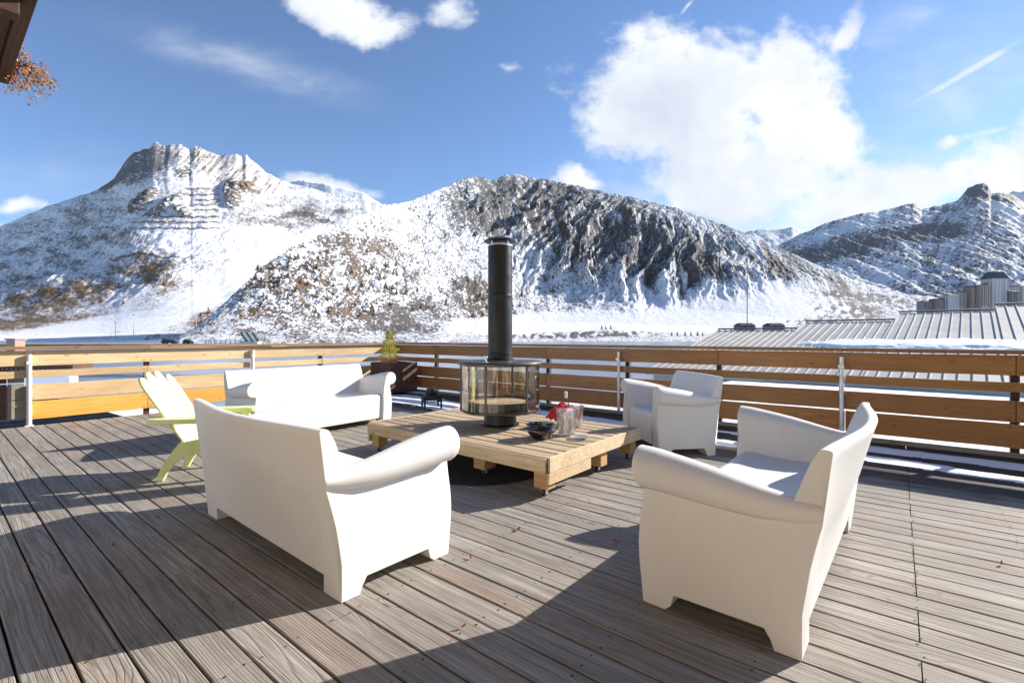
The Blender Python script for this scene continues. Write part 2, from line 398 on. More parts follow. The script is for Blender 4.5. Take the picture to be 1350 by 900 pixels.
def layer(name, crest, base, Yb, Yc, pw, x0, x1, nc, nr, disp, attrs, material, jag=2.0, curve=None, back=900, seed=0):
    xs = np.linspace(x0, x1, nc); cx_, cy_ = zip(*crest)
    cr = np.interp(xs, cx_, cy_)
    jn = fbm(np.stack([xs/14., xs*0+seed, xs*0], -1), 5, .6)
    ks = 45; pad = np.pad(cr, ks, mode='edge'); crs = np.convolve(pad, np.ones(2*ks+1)/(2*ks+1), 'valid')
    crs = np.maximum(crs, cr)*.5+crs*.5
    cr = cr - jag*jn*1.6
    bs = np.interp(xs, *zip(*base)) if isinstance(base, list) else np.full(nc, float(base))
    v = np.linspace(0, 1, nr)[:, None]
    PY = bs[None]+(crs-bs)[None]*v+(cr-crs)[None]*v**7
    g = v**pw if curve is None else np.interp(v, *zip(*curve))
    if isinstance(Yc, list):      # ridge distance varies smoothly along the range
        yc = np.interp(xs, *zip(*Yc)); kk = max(3, int(nc*.07)); wv = np.hanning(2*kk+1); yc = np.convolve(np.pad(yc, kk, mode='edge'), wv/wv.sum(), 'valid')
    else: yc = Yc
    Yb = np.interp(xs, *zip(*Yb)) if isinstance(Yb, list) else Yb
    Y = Yb+(yc-Yb)*g+0*PY
    PX = np.broadcast_to(xs[None], PY.shape)
    X = (PX-CX)/F*Y; Z = HC+Y*(HY-PY)/F
    P = np.stack([X, Y, Z], -1)
    dz, dy = disp(PX, PY, P, v)
    Z = Z+dz; Y = Y+dy
    # far side of the ridge
    k = 4; Pb = [np.stack([X, Y, Z], -1)]
    Pb[0][0, :, 2] = np.minimum(Pb[0][0, :, 2], LZ-1.5)
    for i in range(1, k+1):
        Pb.append((np.stack([X[-1]*(1+back*i/k/Y[-1]), Y[-1]+back*i/k, Z[-1]-(i/k)**1.3*(Z[-1]+60)], -1))[None])
    V = np.concatenate(Pb, 0); n2 = V.shape[0]
    A = attrs(PX, PY, P, v)
    idx = np.arange(n2*nc).reshape(n2, nc)
    q_ = np.stack([idx[:-1, :-1], idx[:-1, 1:], idx[1:, 1:], idx[1:, :-1]], -1).reshape(-1, 4)
    me = bpy.data.meshes.new(name)
    me.vertices.add(n2*nc); me.vertices.foreach_set('co', V.reshape(-1).astype(np.float32))
    me.loops.add(len(q_)*4); me.loops.foreach_set('vertex_index', q_.reshape(-1).astype(np.int32))
    me.polygons.add(len(q_)); me.polygons.foreach_set('loop_start', (np.arange(len(q_))*4).astype(np.int32))
    me.polygons.foreach_set('use_smooth', np.ones(len(q_), bool))
    me.update(calc_edges=True); me.validate()
    for an in ('rock', 'brown', 'scrub'):
        a = np.zeros((n2, nc)); a[:nr] = np.clip(A.get(an, 0), -1, 2); a[nr:] = a[nr-1]
        at = me.attributes.new(an, 'FLOAT', 'POINT'); at.data.foreach_set('value', a.reshape(-1).astype(np.float32))
    me.materials.append(material)
    o = bpy.data.objects.new(name, me); COL.objects.link(o); o['kind'] = 'structure'
    LAY[name] = (xs, V[:nr])
    return o
def on_layer(name, px, py):
    """ground point of a built slope seen at that place"""
    xs, V = LAY[name]; j = int(np.argmin(abs(xs-px))); c = V[:, j]
    yy_ = HY-(c[:, 2]-HC)/c[:, 1]*F; i = int(np.argmin(abs(yy_-py)))
    return Vector(c[i])

# --- left mountain with the rocky peak
def dispA(PX, PY, P, v):
    q = P/np.array([420., 900., 300.])
    big_ = fbm(q, 4, .5)*95
    rid = fbm(np.stack([(P[..., 0]+.35*P[..., 2])/210., P[..., 1]/900., P[..., 2]/650.], -1), 5, .55, ridged=True)*30
    sm = fbm(P/np.array([60., 90., 50.])+9, 5, .62)*16
    top = ell(PX, PY, 200, 222, 75, 34)
    cl = fbm(np.stack([P[..., 0]/120., P[..., 1]/500., P[..., 2]/90.], -1)+4, 5, .6, ridged=True)*45*top
    outc = sum(ell(PX, PY, *e) for e in [(190, 268, 24, 7, 38), (228, 268, 20, 5, 25), (243, 279, 14, 6, -25), (308, 258, 13, 20, 10), (325, 248, 14, 8, -15)])
    piste = ell(PX, PY, 300, 372, 200, 26, 22)+ell(PX, PY, 110, 425, 140, 16, 8)
    w = np.sin(np.clip(v, 0, 1)*math.pi)**.6
    calm = 1-.85*np.clip(piste, 0, 1)
    low = sstep(430-PY, -5, 60)
    dz = (big_*w*.6+(rid*.85+sm*.95)*(.25+.75*w)*calm)*(.10+.9*low)+cl*.6*(1-v**8)
    dz = dz*(1-.85*v**14)
    terr = np.sin((PY-250)/5.2*2*math.pi)*5*ell(PX, PY, 235, 280, 80, 30)
    dy = -outc*(70+60*fbm(P/40., 4, .6))+(-130*top*(1-v)*2)
    return dz+terr, dy
def attrA(PX, PY, P, v):
    n = fbm(np.stack([PX/30., PY/12., PX*0], -1), 5, .6); n2 = fbm(np.stack([PX/9., PY/5., PX*0+3], -1), 4, .6)
    n3 = fbm(np.stack([PX/4.+.4*PY, PY/2.2, PX*0+6], -1), 4, .65)
    r = .36+.25*n+.42*n3
    r += (.42+.5*fbm(np.stack([(PX+.9*PY)/7., (PY-.5*PX)/3.2, PX*0+2], -1), 4, .65))*ell(PX, PY, 186, 218, 52, 27, 14, .35)+.5*ell(PX, PY, 150, 238, 30, 8, 30)
    r += (.42+1.1*n3)*sum(ell(PX, PY, *e) for e in [(190, 268, 26, 8, 38), (205, 282, 18, 5, 20), (228, 267, 22, 5, 25), (243, 280, 14, 6, -25), (308, 258, 12, 20, 12), (328, 248, 16, 7, -15), (245, 232, 12, 8, 30), (432, 292, 16, 4, -12), (400, 283, 20, 3, -8)])
    streak = fbm(np.stack([(PX+.75*PY)/5., (PY-.6*PX)/60., PX*0+8], -1), 4, .6)
    pk = ell(PX, PY, 300, 222, 85, 26, -22)
    r += pk*(.12+.75*streak)
    bands = ell(PX, PY, 70, 398, 110, 20, 14)+.8*ell(PX, PY, 60, 425, 90, 10, 6)+.9*ell(PX, PY, 210, 368, 28, 20)+ell(PX, PY, 285, 428, 42, 24, 10)+.6*ell(PX, PY, 180, 350, 60, 14, 10)+.5*ell(PX, PY, 170, 322, 40, 12)
    r += bands*(.35+.5*n+.3*n2)
    r += .35*ell(PX, PY, 60, 330, 150, 50, 30)*(.4+n)
    r += .34*ell(PX, PY, 440, 300, 130, 36, -5)*(.6+1.3*n)
    r -= .9*ell(PX, PY, 320, 365, 175, 17, 27)+.8*ell(PX, PY, 115, 432, 130, 12, 9)+.45*ell(PX, PY, 300, 320, 110, 22)
    r += .5*sstep(PY, 436, 446)*(.3+1.5*n2)*sstep(PX, 130, 200)
    track = np.exp(-((PY-(343+.02*(PX-200)+2*np.sin(PX/17)))/1.1)**2)*sstep(PX, 140, 150)*(1-sstep(PX, 255, 265))
    track += np.exp(-((PY-(438-.09*(PX-150)))/1.2)**2)*sstep(PX, 60, 120)*(1-sstep(PX, 170, 260))*.6
    r += .45*track
    b = np.clip(bands*1.2+pk*.8+.3*sstep(PY, 300, 420)+.5*(n+.2), 0, 1)*(1-ell(PX, PY, 192, 218, 60, 30, 12))
    return dict(rock=r, brown=b)
crestA = [(-400, 420), (-250, 380), (-100, 330), (0, 299), (60, 273), (130, 250), (150, 236), (163, 216), (170, 207), (177, 200), (184, 200), (190, 197), (197, 196), (202, 188), (207, 186.5), (212, 191), (220, 193), (224, 190), (230, 191), (237, 190), (243, 194), (252, 198), (257, 192), (263, 193), (270, 199), (276, 200), (290, 205), (300, 204), (312, 203), (320, 206), (324, 203), (330, 210), (338, 216), (352, 228), (372, 238), (400, 246), (440, 256), (470, 262), (500, 268), (560, 276), (700, 300)]
layer('left_mountain', crestA, 447.5, 1650, [(-380, 4100), (100, 4350), (220, 4600), (360, 5150), (500, 5700), (700, 6300)], 1, -380, 640, 900, 330, dispA, attrA, M_mtA, 1.6,
      curve=[(0, 0), (.04, .20), (.12, .33), (.3, .5), (.6, .72), (.85, .9), (1, 1)], seed=1)
# --- snowy ridge seen behind it
def dispS(amp, sx=200.):
    def f(PX, PY, P, v):
        d = fbm(P/np.array([sx, sx*2, sx*.8]), 5, .55, ridged=True)*amp+fbm(P/np.array([sx/5, sx/3, sx/5.]), 4, .6)*amp*.35
        return d*(1-.7*v**6), 0
    return f
layer('snowy_ridge', [(330, 262), (370, 244), (395, 238), (430, 243), (455, 250), (478, 254), (500, 268), (540, 290)], 300, 7000, 7900, 1, 340, 540, 160, 40,
      dispS(50, 400.), lambda PX, PY, P, v: dict(rock=.12+.2*fbm(P/150., 4)), M_mtA, 1.0, seed=2)
# --- central mountain: speckled foothill on its left, cliffs in the middle
def dispB(PX, PY, P, v):
    big_ = fbm(P/np.array([380., 800., 300.])+3, 4, .5)*70
    sl = P[..., 0]-.62*P[..., 2]*(.1+.9*sstep(PX, 480, 720))
    warp_ = fbm(P/300.+7, 3)*110
    gul = fbm(np.stack([(sl+warp_)/120., P[..., 1]/1500., (P[..., 2]+.3*P[..., 0])/650.], -1), 6, .6, ridged=True)
    sm = fbm(P/np.array([42., 70., 36.])+2, 5, .65)
    face = ell(PX, PY, 780, 315, 230, 80, -20, .6)
    foot = ell(PX, PY, 440, 370, 230, 90, 20, .6)
    low = sstep(436-PY, -4, 50)
    flat = np.clip(ell(PX, PY, 720, 428, 110, 16, 3)+ell(PX, PY, 1000, 408, 190, 30, 6), 0, 1)
    w = .3+.7*np.sin(np.clip(v, 0, 1)*math.pi)**.5
    gf = sstep(420-PY, -5, 55)
    dz = (big_*.5*w+gul*(18+62*face)*w*(.25+.75*gf)+sm*(13+14*face+4*foot))*(.06+.94*low)*(1-.93*flat)
    dz = dz*(1-.8*v**12)
    dy = -gul*90*face*(1-v**6)*gf
    return dz, dy
def attrB(PX, PY, P, v):
    n = fbm(np.stack([PX/34., PY/20., PX*0+5], -1), 5, .6); n2 = fbm(np.stack([PX/8., PY/6., PX*0+1], -1), 4, .6)
    gl = fbm(np.stack([(PX-.55*(PY-300))/9., (PY+.5*PX)/60., PX*0], -1), 5, .6)
    face = ell(PX, PY, 770, 305, 205, 62, -22, .5)+.8*ell(PX, PY, 640, 290, 45, 40, 0)+.6*ell(PX, PY, 900, 345, 120, 26, -32)
    face = np.clip(face, 0, 1)
    foot = np.clip(ell(PX, PY, 430, 385, 150, 75, 15, .6), 0, 1)
    flank = ell(PX, PY, 1030, 350, 170, 24, -26)
    n3 = fbm(np.stack([(PX-.5*PY)/2.4, PY/2.2, PX*0+6], -1), 4, .65)
    r = .41+.2*n+.15*n2+.45*n3
    r += face*(.34+.75*gl+.2*n2)+foot*(.15+.55*n+.3*n2+.35*n3)+flank*(.16+.9*gl)
    r += .35*ell(PX, PY, 540, 420, 70, 30)*(.6+n)+.5*ell(PX, PY, 450, 318, 40, 9, -8)*(.4+1.6*n3)
    r += .5*ell(PX, PY, 625, 395, 24, 40, 60)*(.6+n2)
    strip = ell(PX, PY, 770, 441, 110, 4.5, 1)+.9*ell(PX, PY, 1110, 408, 55, 9, -3)+.7*ell(PX, PY, 1060, 420, 60, 8)+.8*ell(PX, PY, 1150, 392, 90, 5, -5)
    r -= .55*ell(PX, PY, 720, 425, 120, 14, 3)+.6*ell(PX, PY, 960, 418, 150, 18, 4)+.4*ell(PX, PY, 980, 390, 100, 16, 3)+.3*ell(PX, PY, 860, 395, 60, 20, -20)
    r += strip*(.30+1.4*n2)+.5*ell(PX, PY, 700, 405, 110, 22, -15)*(gl+.1)+.45*ell(PX, PY, 900, 385, 110, 16, -20)*gl
    b = np.clip(foot*(.15+1.5*n)+.7*ell(PX, PY, 300, 425, 60, 30)+flank*.2+.1*(gl > .15)*face+.4*ell(PX, PY, 640, 390, 40, 40), 0, 1)
    return dict(rock=r, brown=b)
crestB = [(235, 446), (262, 428), (300, 396), (340, 356), (380, 328), (430, 306), (480, 284), (505, 271), (540, 266), (560, 258), (580, 250), (600, 240), (618, 234), (632, 233), (645, 238), (655, 237), (665, 232), (678, 230), (700, 234), (740, 241), (780, 250), (820, 257), (860, 266), (900, 277), (940, 291), (980, 306), (1000, 315), (1040, 332), (1090, 355), (1130, 370), (1170, 382), (1200, 388), (1230, 391), (1300, 400), (1400, 410), (1700, 420)]
layer('central_mountain', crestB, [(235, 452), (400, 452), (560, 449.5), (2000, 449.5)], [(235, 740), (380, 760), (700, 1060), (2000, 1060)], [(235, 850), (300, 1000), (430, 1300), (520, 1750), (600, 2300), (700, 2800), (900, 2900), (1100, 2500), (1230, 2300), (1700, 2300)], 1, 237, 1500, 1150, 330, dispB, attrB, M_mtB, 1.8,
      curve=[(0, 0), (.04, .18), (.12, .36), (.25, .50), (.6, .76), (.85, .92), (1, 1)], seed=3)
# --- right-hand mountains, in shade
def dispC(PX, PY, P, v):
    q = fbm(P/np.array([500., 1000., 400.])+1, 4)*150
    gul = fbm(np.stack([(P[..., 0]+.5*P[..., 2])/260., P[..., 1]/2500., P[..., 2]/900.], -1), 6, .6, ridged=True)*75
    sm = fbm(P/np.array([70., 110., 60.]), 5, .65)*34
    return (q*.4*np.sin(np.clip(v, 0, 1)*math.pi)+gul+sm)*(1-.85*v**10), 0
def attrC(PX, PY, P, v):
    n = fbm(np.stack([PX/26., PY/14., PX*0+2], -1), 5, .6); gl = fbm(np.stack([(PX+.6*PY)/12., (PY-.6*PX)/50., PX*0], -1), 5, .6)
    r = .50+.3*n+.4*gl+.4*fbm(np.stack([(PX+.6*PY)/3.5, PY/3., PX*0+6], -1), 4, .65)
    r += .35*ell(PX, PY, 1110, 330, 95, 13, 14)+.6*ell(PX, PY, 1290, 255, 18, 12)+.35*ell(PX, PY, 1230, 312, 50, 14, 5)+.3*ell(PX, PY, 1330, 262, 30, 8)
    r -= .35*ell(PX, PY, 1330, 285, 30, 12, -30)+.30*ell(PX, PY, 1120, 300, 70, 9, 18)+.2*ell(PX, PY, 1150, 365, 90, 14)
    return dict(rock=r, brown=np.zeros_like(r))
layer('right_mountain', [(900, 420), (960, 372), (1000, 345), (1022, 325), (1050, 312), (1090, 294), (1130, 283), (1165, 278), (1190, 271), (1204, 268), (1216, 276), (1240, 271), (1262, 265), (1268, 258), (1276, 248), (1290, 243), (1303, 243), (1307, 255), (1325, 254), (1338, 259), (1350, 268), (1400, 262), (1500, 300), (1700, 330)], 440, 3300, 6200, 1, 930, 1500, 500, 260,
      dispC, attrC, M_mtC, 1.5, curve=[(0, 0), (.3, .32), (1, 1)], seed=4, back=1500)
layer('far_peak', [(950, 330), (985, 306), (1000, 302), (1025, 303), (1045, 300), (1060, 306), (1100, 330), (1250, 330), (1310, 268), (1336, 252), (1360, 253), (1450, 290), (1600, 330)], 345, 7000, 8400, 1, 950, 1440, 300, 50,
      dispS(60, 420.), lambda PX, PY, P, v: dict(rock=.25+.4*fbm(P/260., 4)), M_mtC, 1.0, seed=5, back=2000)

# --- lake, valley ground near the terrace, sky is the world
def sheet(name, pts, material, z):
    mb = MB(); mb.add([(x, y, z) for x, y in pts], [tuple(range(len(pts)))]); o = mb.build(name, material); tag(o, kind='structure'); return o
LZ = -10.4
def water():
    m, q, b = mat('lake_water'); c = q.obj()
    n = q.noise(q.scale(c, (.05, .22, 1)), 1, 5, .65)
    q.put(b.inputs['Base Color'], q.mix(q.mapr(n, .3, .7), (.15, .21, .30), (.25, .31, .40)))
    b.inputs['Roughness'].default_value = .22
    q.put(b.inputs['Normal'], q.bump(q.noise(q.scale(c, (.6, 1.4, 1)), 1, 4, .6), .35, .5)); return m
sheet('ground', [(-10500, -3000), (10500, -3000), (10500, 11000), (-10500, 11000)], M_snow, LZ-1.2)
sheet('lake', [(-1200, 50), (560, 70), (1100, 1130), (1500, 1235), (-1500, 1235), (-1700, 700)], water(), LZ)
def near_ground():
    n = 70; xs = np.linspace(-1, 1, n); mb = MB()
    X, Yv = np.meshgrid(np.sign(xs)*abs(xs)**1.8*130, np.linspace(4, 112, 60))
    shore = 74+.0*X+8*np.sin(X/19)+np.where(X > 8, (X-8)*1.2, 0)-np.where(X < -25, 0, 0)
    P = np.stack([X/9., Yv/9., X*0], -1)
    Z = -6.5+fbm(P, 4)*.55-.03*np.abs(Yv-20); Z = np.where(Yv > shore, LZ-1.0, np.where(Yv > shore-9, Z+(LZ-.8-Z)*(Yv-shore+9)/9, Z))
    V = np.stack([X, Yv, Z], -1).reshape(-1, 3); f = [(i*n+j, i*n+j+1, (i+1)*n+j+1, (i+1)*n+j) for i in range(59) for j in range(n-1)]
    mb.add(V.tolist(), f); o = mb.build('snowy_bank', M_snow, smooth=True, ang=80); tag(o, kind='structure')
near_ground()

# ================================================================== THE TERRACE
BP = .1467; B0 = .2225; GAPW = .010; A_END = 9.40; B_RAIL = 7.16; A_RAIL = 9.44
def build_deck():
    mb = MB(); ns = MB(); rr = random.Random(3)
    k0 = -18; k1 = int((B_RAIL-.02-B0)/BP)
    for k in range(k0, k1+1):
        y0 = B0+k*BP+GAPW/2; y1 = B0+(k+1)*BP-GAPW/2
        if y1 > B_RAIL-.01: y1 = B_RAIL-.01
        cuts = [-7.5]
        x = -7.5+rr.choice([0, 2.0, 4.0])
        opts = [-4.07, -.07, 3.93, 7.93] if k % 3 else [-2.07, 1.93, 5.93]
        if k % 4 == 1: opts = [-4.57, -.07, 2.43, 5.43]
        cuts += opts+[A_END]
        for a0, a1 in zip(cuts[:-1], cuts[1:]):
            dz = rr.uniform(-.0012, .0012)
            c = .003
            x0, x1 = a0+.0022, a1-.0022
            prof = [(y0, -.03), (y0, dz-c), (y0+c, dz), (y1-c, dz), (y1, dz-c), (y1, -.03)]
            mb.loft([[(x0, y, z) for y, z in prof], [(x1, y, z) for y, z in prof]])
        a = -7.07
        while a < A_END:
            for yy_ in (y0+.026, y1-.026):
                if rr.random() < .93:
                    jx = rr.uniform(-.012, .012); jy = rr.uniform(-.007, .007); r = rr.uniform(.0042, .0058)
                    ns.add([(a+jx+r*math.cos(t_*math.pi/4), yy_+jy+r*math.sin(t_*math.pi/4), dz+.0026) for t_ in range(8)], [tuple(range(8))])
            if any(abs(a-o) < .1 for o in opts):
                pass
            a += .5
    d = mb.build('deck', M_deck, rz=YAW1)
    # local frame is x along E1, y must point along E2: E2 = -rot90(E1)
    d.scale = (1, -1, 1); tag(d, kind='structure')
    n = ns.build('nail_heads', M_nail, parent=d); tag(n, kind='stuff')
    eb = MB(); eb.box((-7.5, B_RAIL-.125, .003), (A_END-.01, B_RAIL-.075, .052)); eb.build('edge_board', M_greyw, parent=d, bevel=.003)
    ub = MB(); ub.box((-7.5, -2.4, -.16), (A_END-.01, B_RAIL-.02, -.045)); u = ub.build('deck_frame', M_gap, parent=d)
build_deck()

def rail_frame(origin, direction):
    return origin, math.atan2(direction.y, direction.x)
def line_param(px, fixed, which):
    u = (px-CX)/F
    # point on the rail line seen in that column: fixed a (left rail) or fixed b (right rail)
    if which == 'a': # P = a E1 + b E2 ; X = u Y
        return -(fixed*(E1.x-u*E1.y))/(E2.x-u*E2.y)
    return -(fixed*(E2.x-u*E2.y))/(E1.x-u*E1.y)
BOARDS = [(.838, 1.048), (.667, .768), (.352, .575), (.085, .335)]
def railing(name, label, origin, yaw, x0, x1, joints, mats_, capm, front, posts_in, posts_out, skip=()):
    """local x along the rail; front = +1/-1 is the side (local y) that faces the terrace"""
    root = empty(name, origin, yaw, label, 'railing')
    rr = random.Random(len(label))
    cuts = [x0]+sorted(joints)+[x1]
    for i, (z0, z1) in enumerate(BOARDS):
        ci = [x0]+[c for k_, c in enumerate(sorted(joints)) if (k_+i) % 2 == 0 or (i > 1 and k_ == 0)]+[x1]
        for a0, a1 in zip(ci[:-1], ci[1:]):
            if (i, round((a0+a1)/2, 0)) in skip: continue
            L = a1-a0; mb = MB(); n = 8
            w = [(rr.uniform(-.003, .003), rr.uniform(-.002, .002)) for _ in range(n+1)]
            secs = []
            for j in range(n+1):
                x = -L/2+.003+(L-.006)*j/n; dz, dy = w[j]
                secs.append([(x, -.02+dy, z0+dz), (x, .02+dy, z0+dz), (x, .02+dy, z1+dz), (x, -.02+dy, z1+dz)])
            mb.loft(secs)
            m = mats_[i]
            mb.build('rail_board', m, root, bevel=.004, loc=((a0+a1)/2, rr.uniform(-.003, .003), 0))
    cc = [x0-.03]+[c for k_, c in enumerate(sorted(joints)) if k_ % 2 == 1]+[x1+.03]
    for a0, a1 in zip(cc[:-1], cc[1:]):
        L = a1-a0; mb = MB(); mb.box((-L/2+.002, -.075, 1.062), (L/2-.002, .075, 1.106)); mb.build('handrail', capm, root, bevel=.005, loc=((a0+a1)/2, .02*front, 0))
    for p, m in posts_in:
        mb = MB(); mb.lathe([(.028, -.05), (.028, .995)], 14); mb.box((-.045, -.045, -.004), (.045, .045, .010))
        mb.box((-.03, -.052*1-.0, .86), (.03, .03, .90))
        mb.build('post', m, root, smooth=True, loc=(p, .062*front, 0))
    for p, m in posts_out:
        mb = MB(); mb.box((-.035, -.035, -.3), (.035, .035, 1.05)); mb.build('post', m, root, bevel=.004, loc=(p, -.062*front, 0))
    bolts = MB()
    for p in joints:
        for (z0, z1) in BOARDS:
            for z in ((z0+.03, z1-.03) if z1-z0 > .15 else ((z0+z1)/2,)):
                for s in (-.045, .045):
                    bolts.tube((p+s, .018*front, z), (p+s, .027*front, z), .006, 8)
    o = bolts.build('bolt_heads', M_nail, root); tag(o, kind='stuff')
    return root
# right railing: local x runs along -E1 from the corner towards the right
xr = lambda px: A_RAIL-line_param(px, B_RAIL, 'b')
jr = [xr(p) for p in (573, 645, 721, 826, 947, 1114, 1339)]
jr += [jr[-1]+1.0, jr[-1]+2.0]
railing('wooden_railing', 'long stained wooden railing on the right, shaded, with the metal roof and lake behind', AB(A_RAIL, B_RAIL), math.atan2(-E1.y, -E1.x),
        .0, jr[-1]+.3, jr, [M_larch]*4, M_cap, -1,
        [(xr(818), M_steel), (xr(1110), M_steel)], [(xr(p), M_blackpost) for p in (573, 721, 826, 947, 1339)]+[(jr[-2], M_blackpost)])
# left railing: local x runs along E2, from left to the corner
xl = lambda px: line_param(px, A_RAIL, 'a')
jl = [xl(p) for p in (38, 195, 332, 425)]
x_first = xl(-160)
railing('wooden_railing', 'sunlit pale pine railing running along the left side of the deck', AB(A_RAIL+.03, 0), math.atan2(E2.y, E2.x),
        x_first, B_RAIL-.0, jl, [M_pine, M_pine, M_pine, M_orange], M_cap, -1,
        [(xl(38), M_whitepost), (xl(332), M_whitepost)], [(xl(195), M_darkwood), (xl(425), M_darkwood)],
        skip={(2, round((x_first+jl[0])/2, 0)), (3, round((x_first+jl[0])/2, 0))})
m = MB(); l0, l1 = xl(-160), xl(172)
q_ = [Vector((9.47, l0, -.05)), Vector((11.2, l0, -.05)), Vector((11.2, l1-.1, -.05)), Vector((9.47, l1, -.05))]
m.add([AB(*p) for p in q_]+[AB(p.x, p.y, p.z-.1) for p in q_], [(0, 1, 2, 3), (7, 6, 5, 4), (0, 4, 5, 1), (1, 5, 6, 2), (2, 6, 7, 3), (3, 7, 4, 0)])
o = m.build('deck_edge_shade', M_soot_shade); tag(o, kind='structure')  # added black slab: colour stands for the shade under the lowest rail board
# grey weathered panel behind the left end of the left rail
pr = empty('plank_screen', AB(A_RAIL+.10, 0), math.atan2(E2.y, E2.x), 'weathered grey plank screen at the left end of the pine railing', 'screen')
xg0, xg1 = xl(11), xl(33)
for i, (z0, z1) in enumerate([(.60, .78), (.36, .585), (.10, .35)]):
    mb = MB(); L = xg1-xg0; mb.box((-L/2, -.02, z0), (L/2, .02, z1)); mb.build('plank', M_greyw, pr, bevel=.004, loc=((xg0+xg1)/2, 0, 0))
    mb = MB(); L2 = xg0-x_first; mb.box((-L2/2, -.02, z0), (L2/2, .02, z1)); mb.build('plank', M_darkwood, pr, bevel=.004, loc=((xg0+x_first)/2-.01, 0, 0))
# snow lying on the shaded boards by the railing
def deck_snow():
    na, nb = 420, 90; a = np.linspace(-4.5, 9.3, na); b = np.linspace(5.0, 7.1, nb); A, B = np.meshgrid(a, b)
    n = fbm(np.stack([A*.55, B*2.6, A*0+4], -1), 5, .6); d2 = fbm(np.stack([A*3, B*9, A*0], -1), 4, .6)
    g = lambda ca, cb, ra, rb, w=1.: w*np.exp(-((A-ca)/ra)**2-((B-cb)/rb)**2)
    m = g(.0, 6.62, 2.6, .17, 1.15)+g(-1.8, 5.98, 1.9, .14, 1.1)+g(.4, 6.15, 1.1, .12, .9)+g(-2.4, 5.35, 1.1, .12, .9)+g(6.9, 6.1, 1.5, .42, 1.3)+g(6.0, 5.6, .6, .2, .7)+g(2.5, 5.85, 1.0, .3, 1.1)+g(4.3, 6.4, 1.2, .2, .9)+g(8.6, 6.9, .7, .15, 1.1)
    gap = np.abs(((B-B0)/BP+.5) % 1-.5)
    h = (m-.44+n*.85+d2*.25)*.030-np.where(gap < .06, .006, 0)
    V = np.stack([A*E1.x+B*E2.x, A*E1.y+B*E2.y, np.clip(h, 0, .028)+.0018], -1).reshape(-1, 3)
    ok = (h > .0005).astype(int)
    mb = MB(); fs = []
    for i in range(nb-1):
        for j in range(na-1):
            if ok[i, j] or ok[i+1, j] or ok[i+1, j+1] or ok[i, j+1]:
                if ok[i, j]+ok[i+1, j]+ok[i+1, j+1]+ok[i, j+1] > 1: fs.append((i*na+j, i*na+j+1, (i+1)*na+j+1, (i+1)*na+j))
    mb.add(V.tolist(), fs); o = mb.build('deck_snow', M_snow, smooth=True, ang=80)
    tag(o, 'thin strips of melting snow on the shaded deck boards along the right railing', 'snow', kind='stuff')
deck_snow()

# ================================================================== MOULDED SOFAS
def yb(z): return float(np.interp(z, [0, .17, .38, .54, .70, .82], [0, 0, -.03, -.066, -.085, -.10]))
def yf(z, W): return float(np.interp(z, [0, .1, .25, .4, .52, .6, .75], [W, W+.008, W+.022, W+.016, W+.002, W+.020, W+.022]))
def arm_mesh(W, side):
    mb = MB(); secs = []
    S = [0, .03, .10, .145, .165, .20, .30, .42, .55, .68, .76, .79, .83, .87, .93, .965, .988, 1.0]
    for s in S:
        r = float(np.interp(s, [0, .1, .3, .6, 1], [.034, .046, .068, .088, .102]))
        top = float(np.interp(s, [0, .1, .3, .6, .9, 1], [.605, .612, .64, .69, .726, .730]))
        if s > .98: r -= (s-.98)*.5
        zc = top-r
        foot = float(np.interp(s, [.145, .185, .765, .80], [0, .078, .078, 0])) if .145 <= s <= .80 else 0
        ins = .010 if s > .995 else (.004 if s > .985 else 0)
        pts = []
        zn = zc-r*.92
        for k in range(7):
            z = foot+(zn-foot)*k/6; zz = z/.55
            x = -.012*(1-zz)**2*1.0+.016*math.sin(min(1, zz)*math.pi)*-.8+.012*zz**4
            pts.append((x+ins, z))
        cxr = float(np.interp(s, [0, .12, .4], [.034, .026, .012]))
        for k in range(1, 19):
            a = math.radians(-112+ (-248)*k/18)   # outwards (-x), over the top, to the inside
            pts.append((cxr+r*math.cos(a), zc+r*math.sin(a)))
        xi = cxr+r
        for k in range(1, 7):
            z = zc+(foot-zc)*k/6
            x = xi+(.150-xi)*min(1, k/2.2)**.8
            pts.append((x-ins, z))
        sec = []
        for x, z in pts:
            y0 = yb(z); y1 = yf(z, W)
            sec.append((x*side, y0+(y1-y0)*s, z))
        secs.append(sec)
    mb.loft(secs); return mb
def back_mesh(L, bow):
    mb = MB(); secs = []; n = 28
    for i in range(n+1):
        x = i/n; X0 = .002+(L-.004)*x
        bx = bow*math.sin(math.pi*x)**1.4
        sec = []
        outer = [.082, .12, .17, .25, .32, .38, .46, .54, .60, .66, .72, .78, .812]
        def xin(z):
            e = np.interp(z, [.47, .54], [.035, 0]); 
            return min(max(X0, e), L-e)
        for z in outer:
            sec.append((xin(z), yb(z)-bx*(z/.82)**1.6+(0.004 if z < .1 else 0), z))
        yt = yb(.82)-bx
        sec += [(xin(.8), yt+.004, .819), (xin(.8), yt+.014, .822), (xin(.8), yt+.034, .822), (xin(.8), yt+.044, .818), (xin(.8), yt+.051, .808)]
        for z, y in [(.76, -.030), (.70, -.008), (.62, .020), (.54, .045), (.46, .075), (.40, .10), (.30, .12), (.09, .12)]:
            sec.append((xin(z), y+.006-bx*(z/.82)**1.6, z))
        secs.append(sec)
    mb.loft(secs); return mb
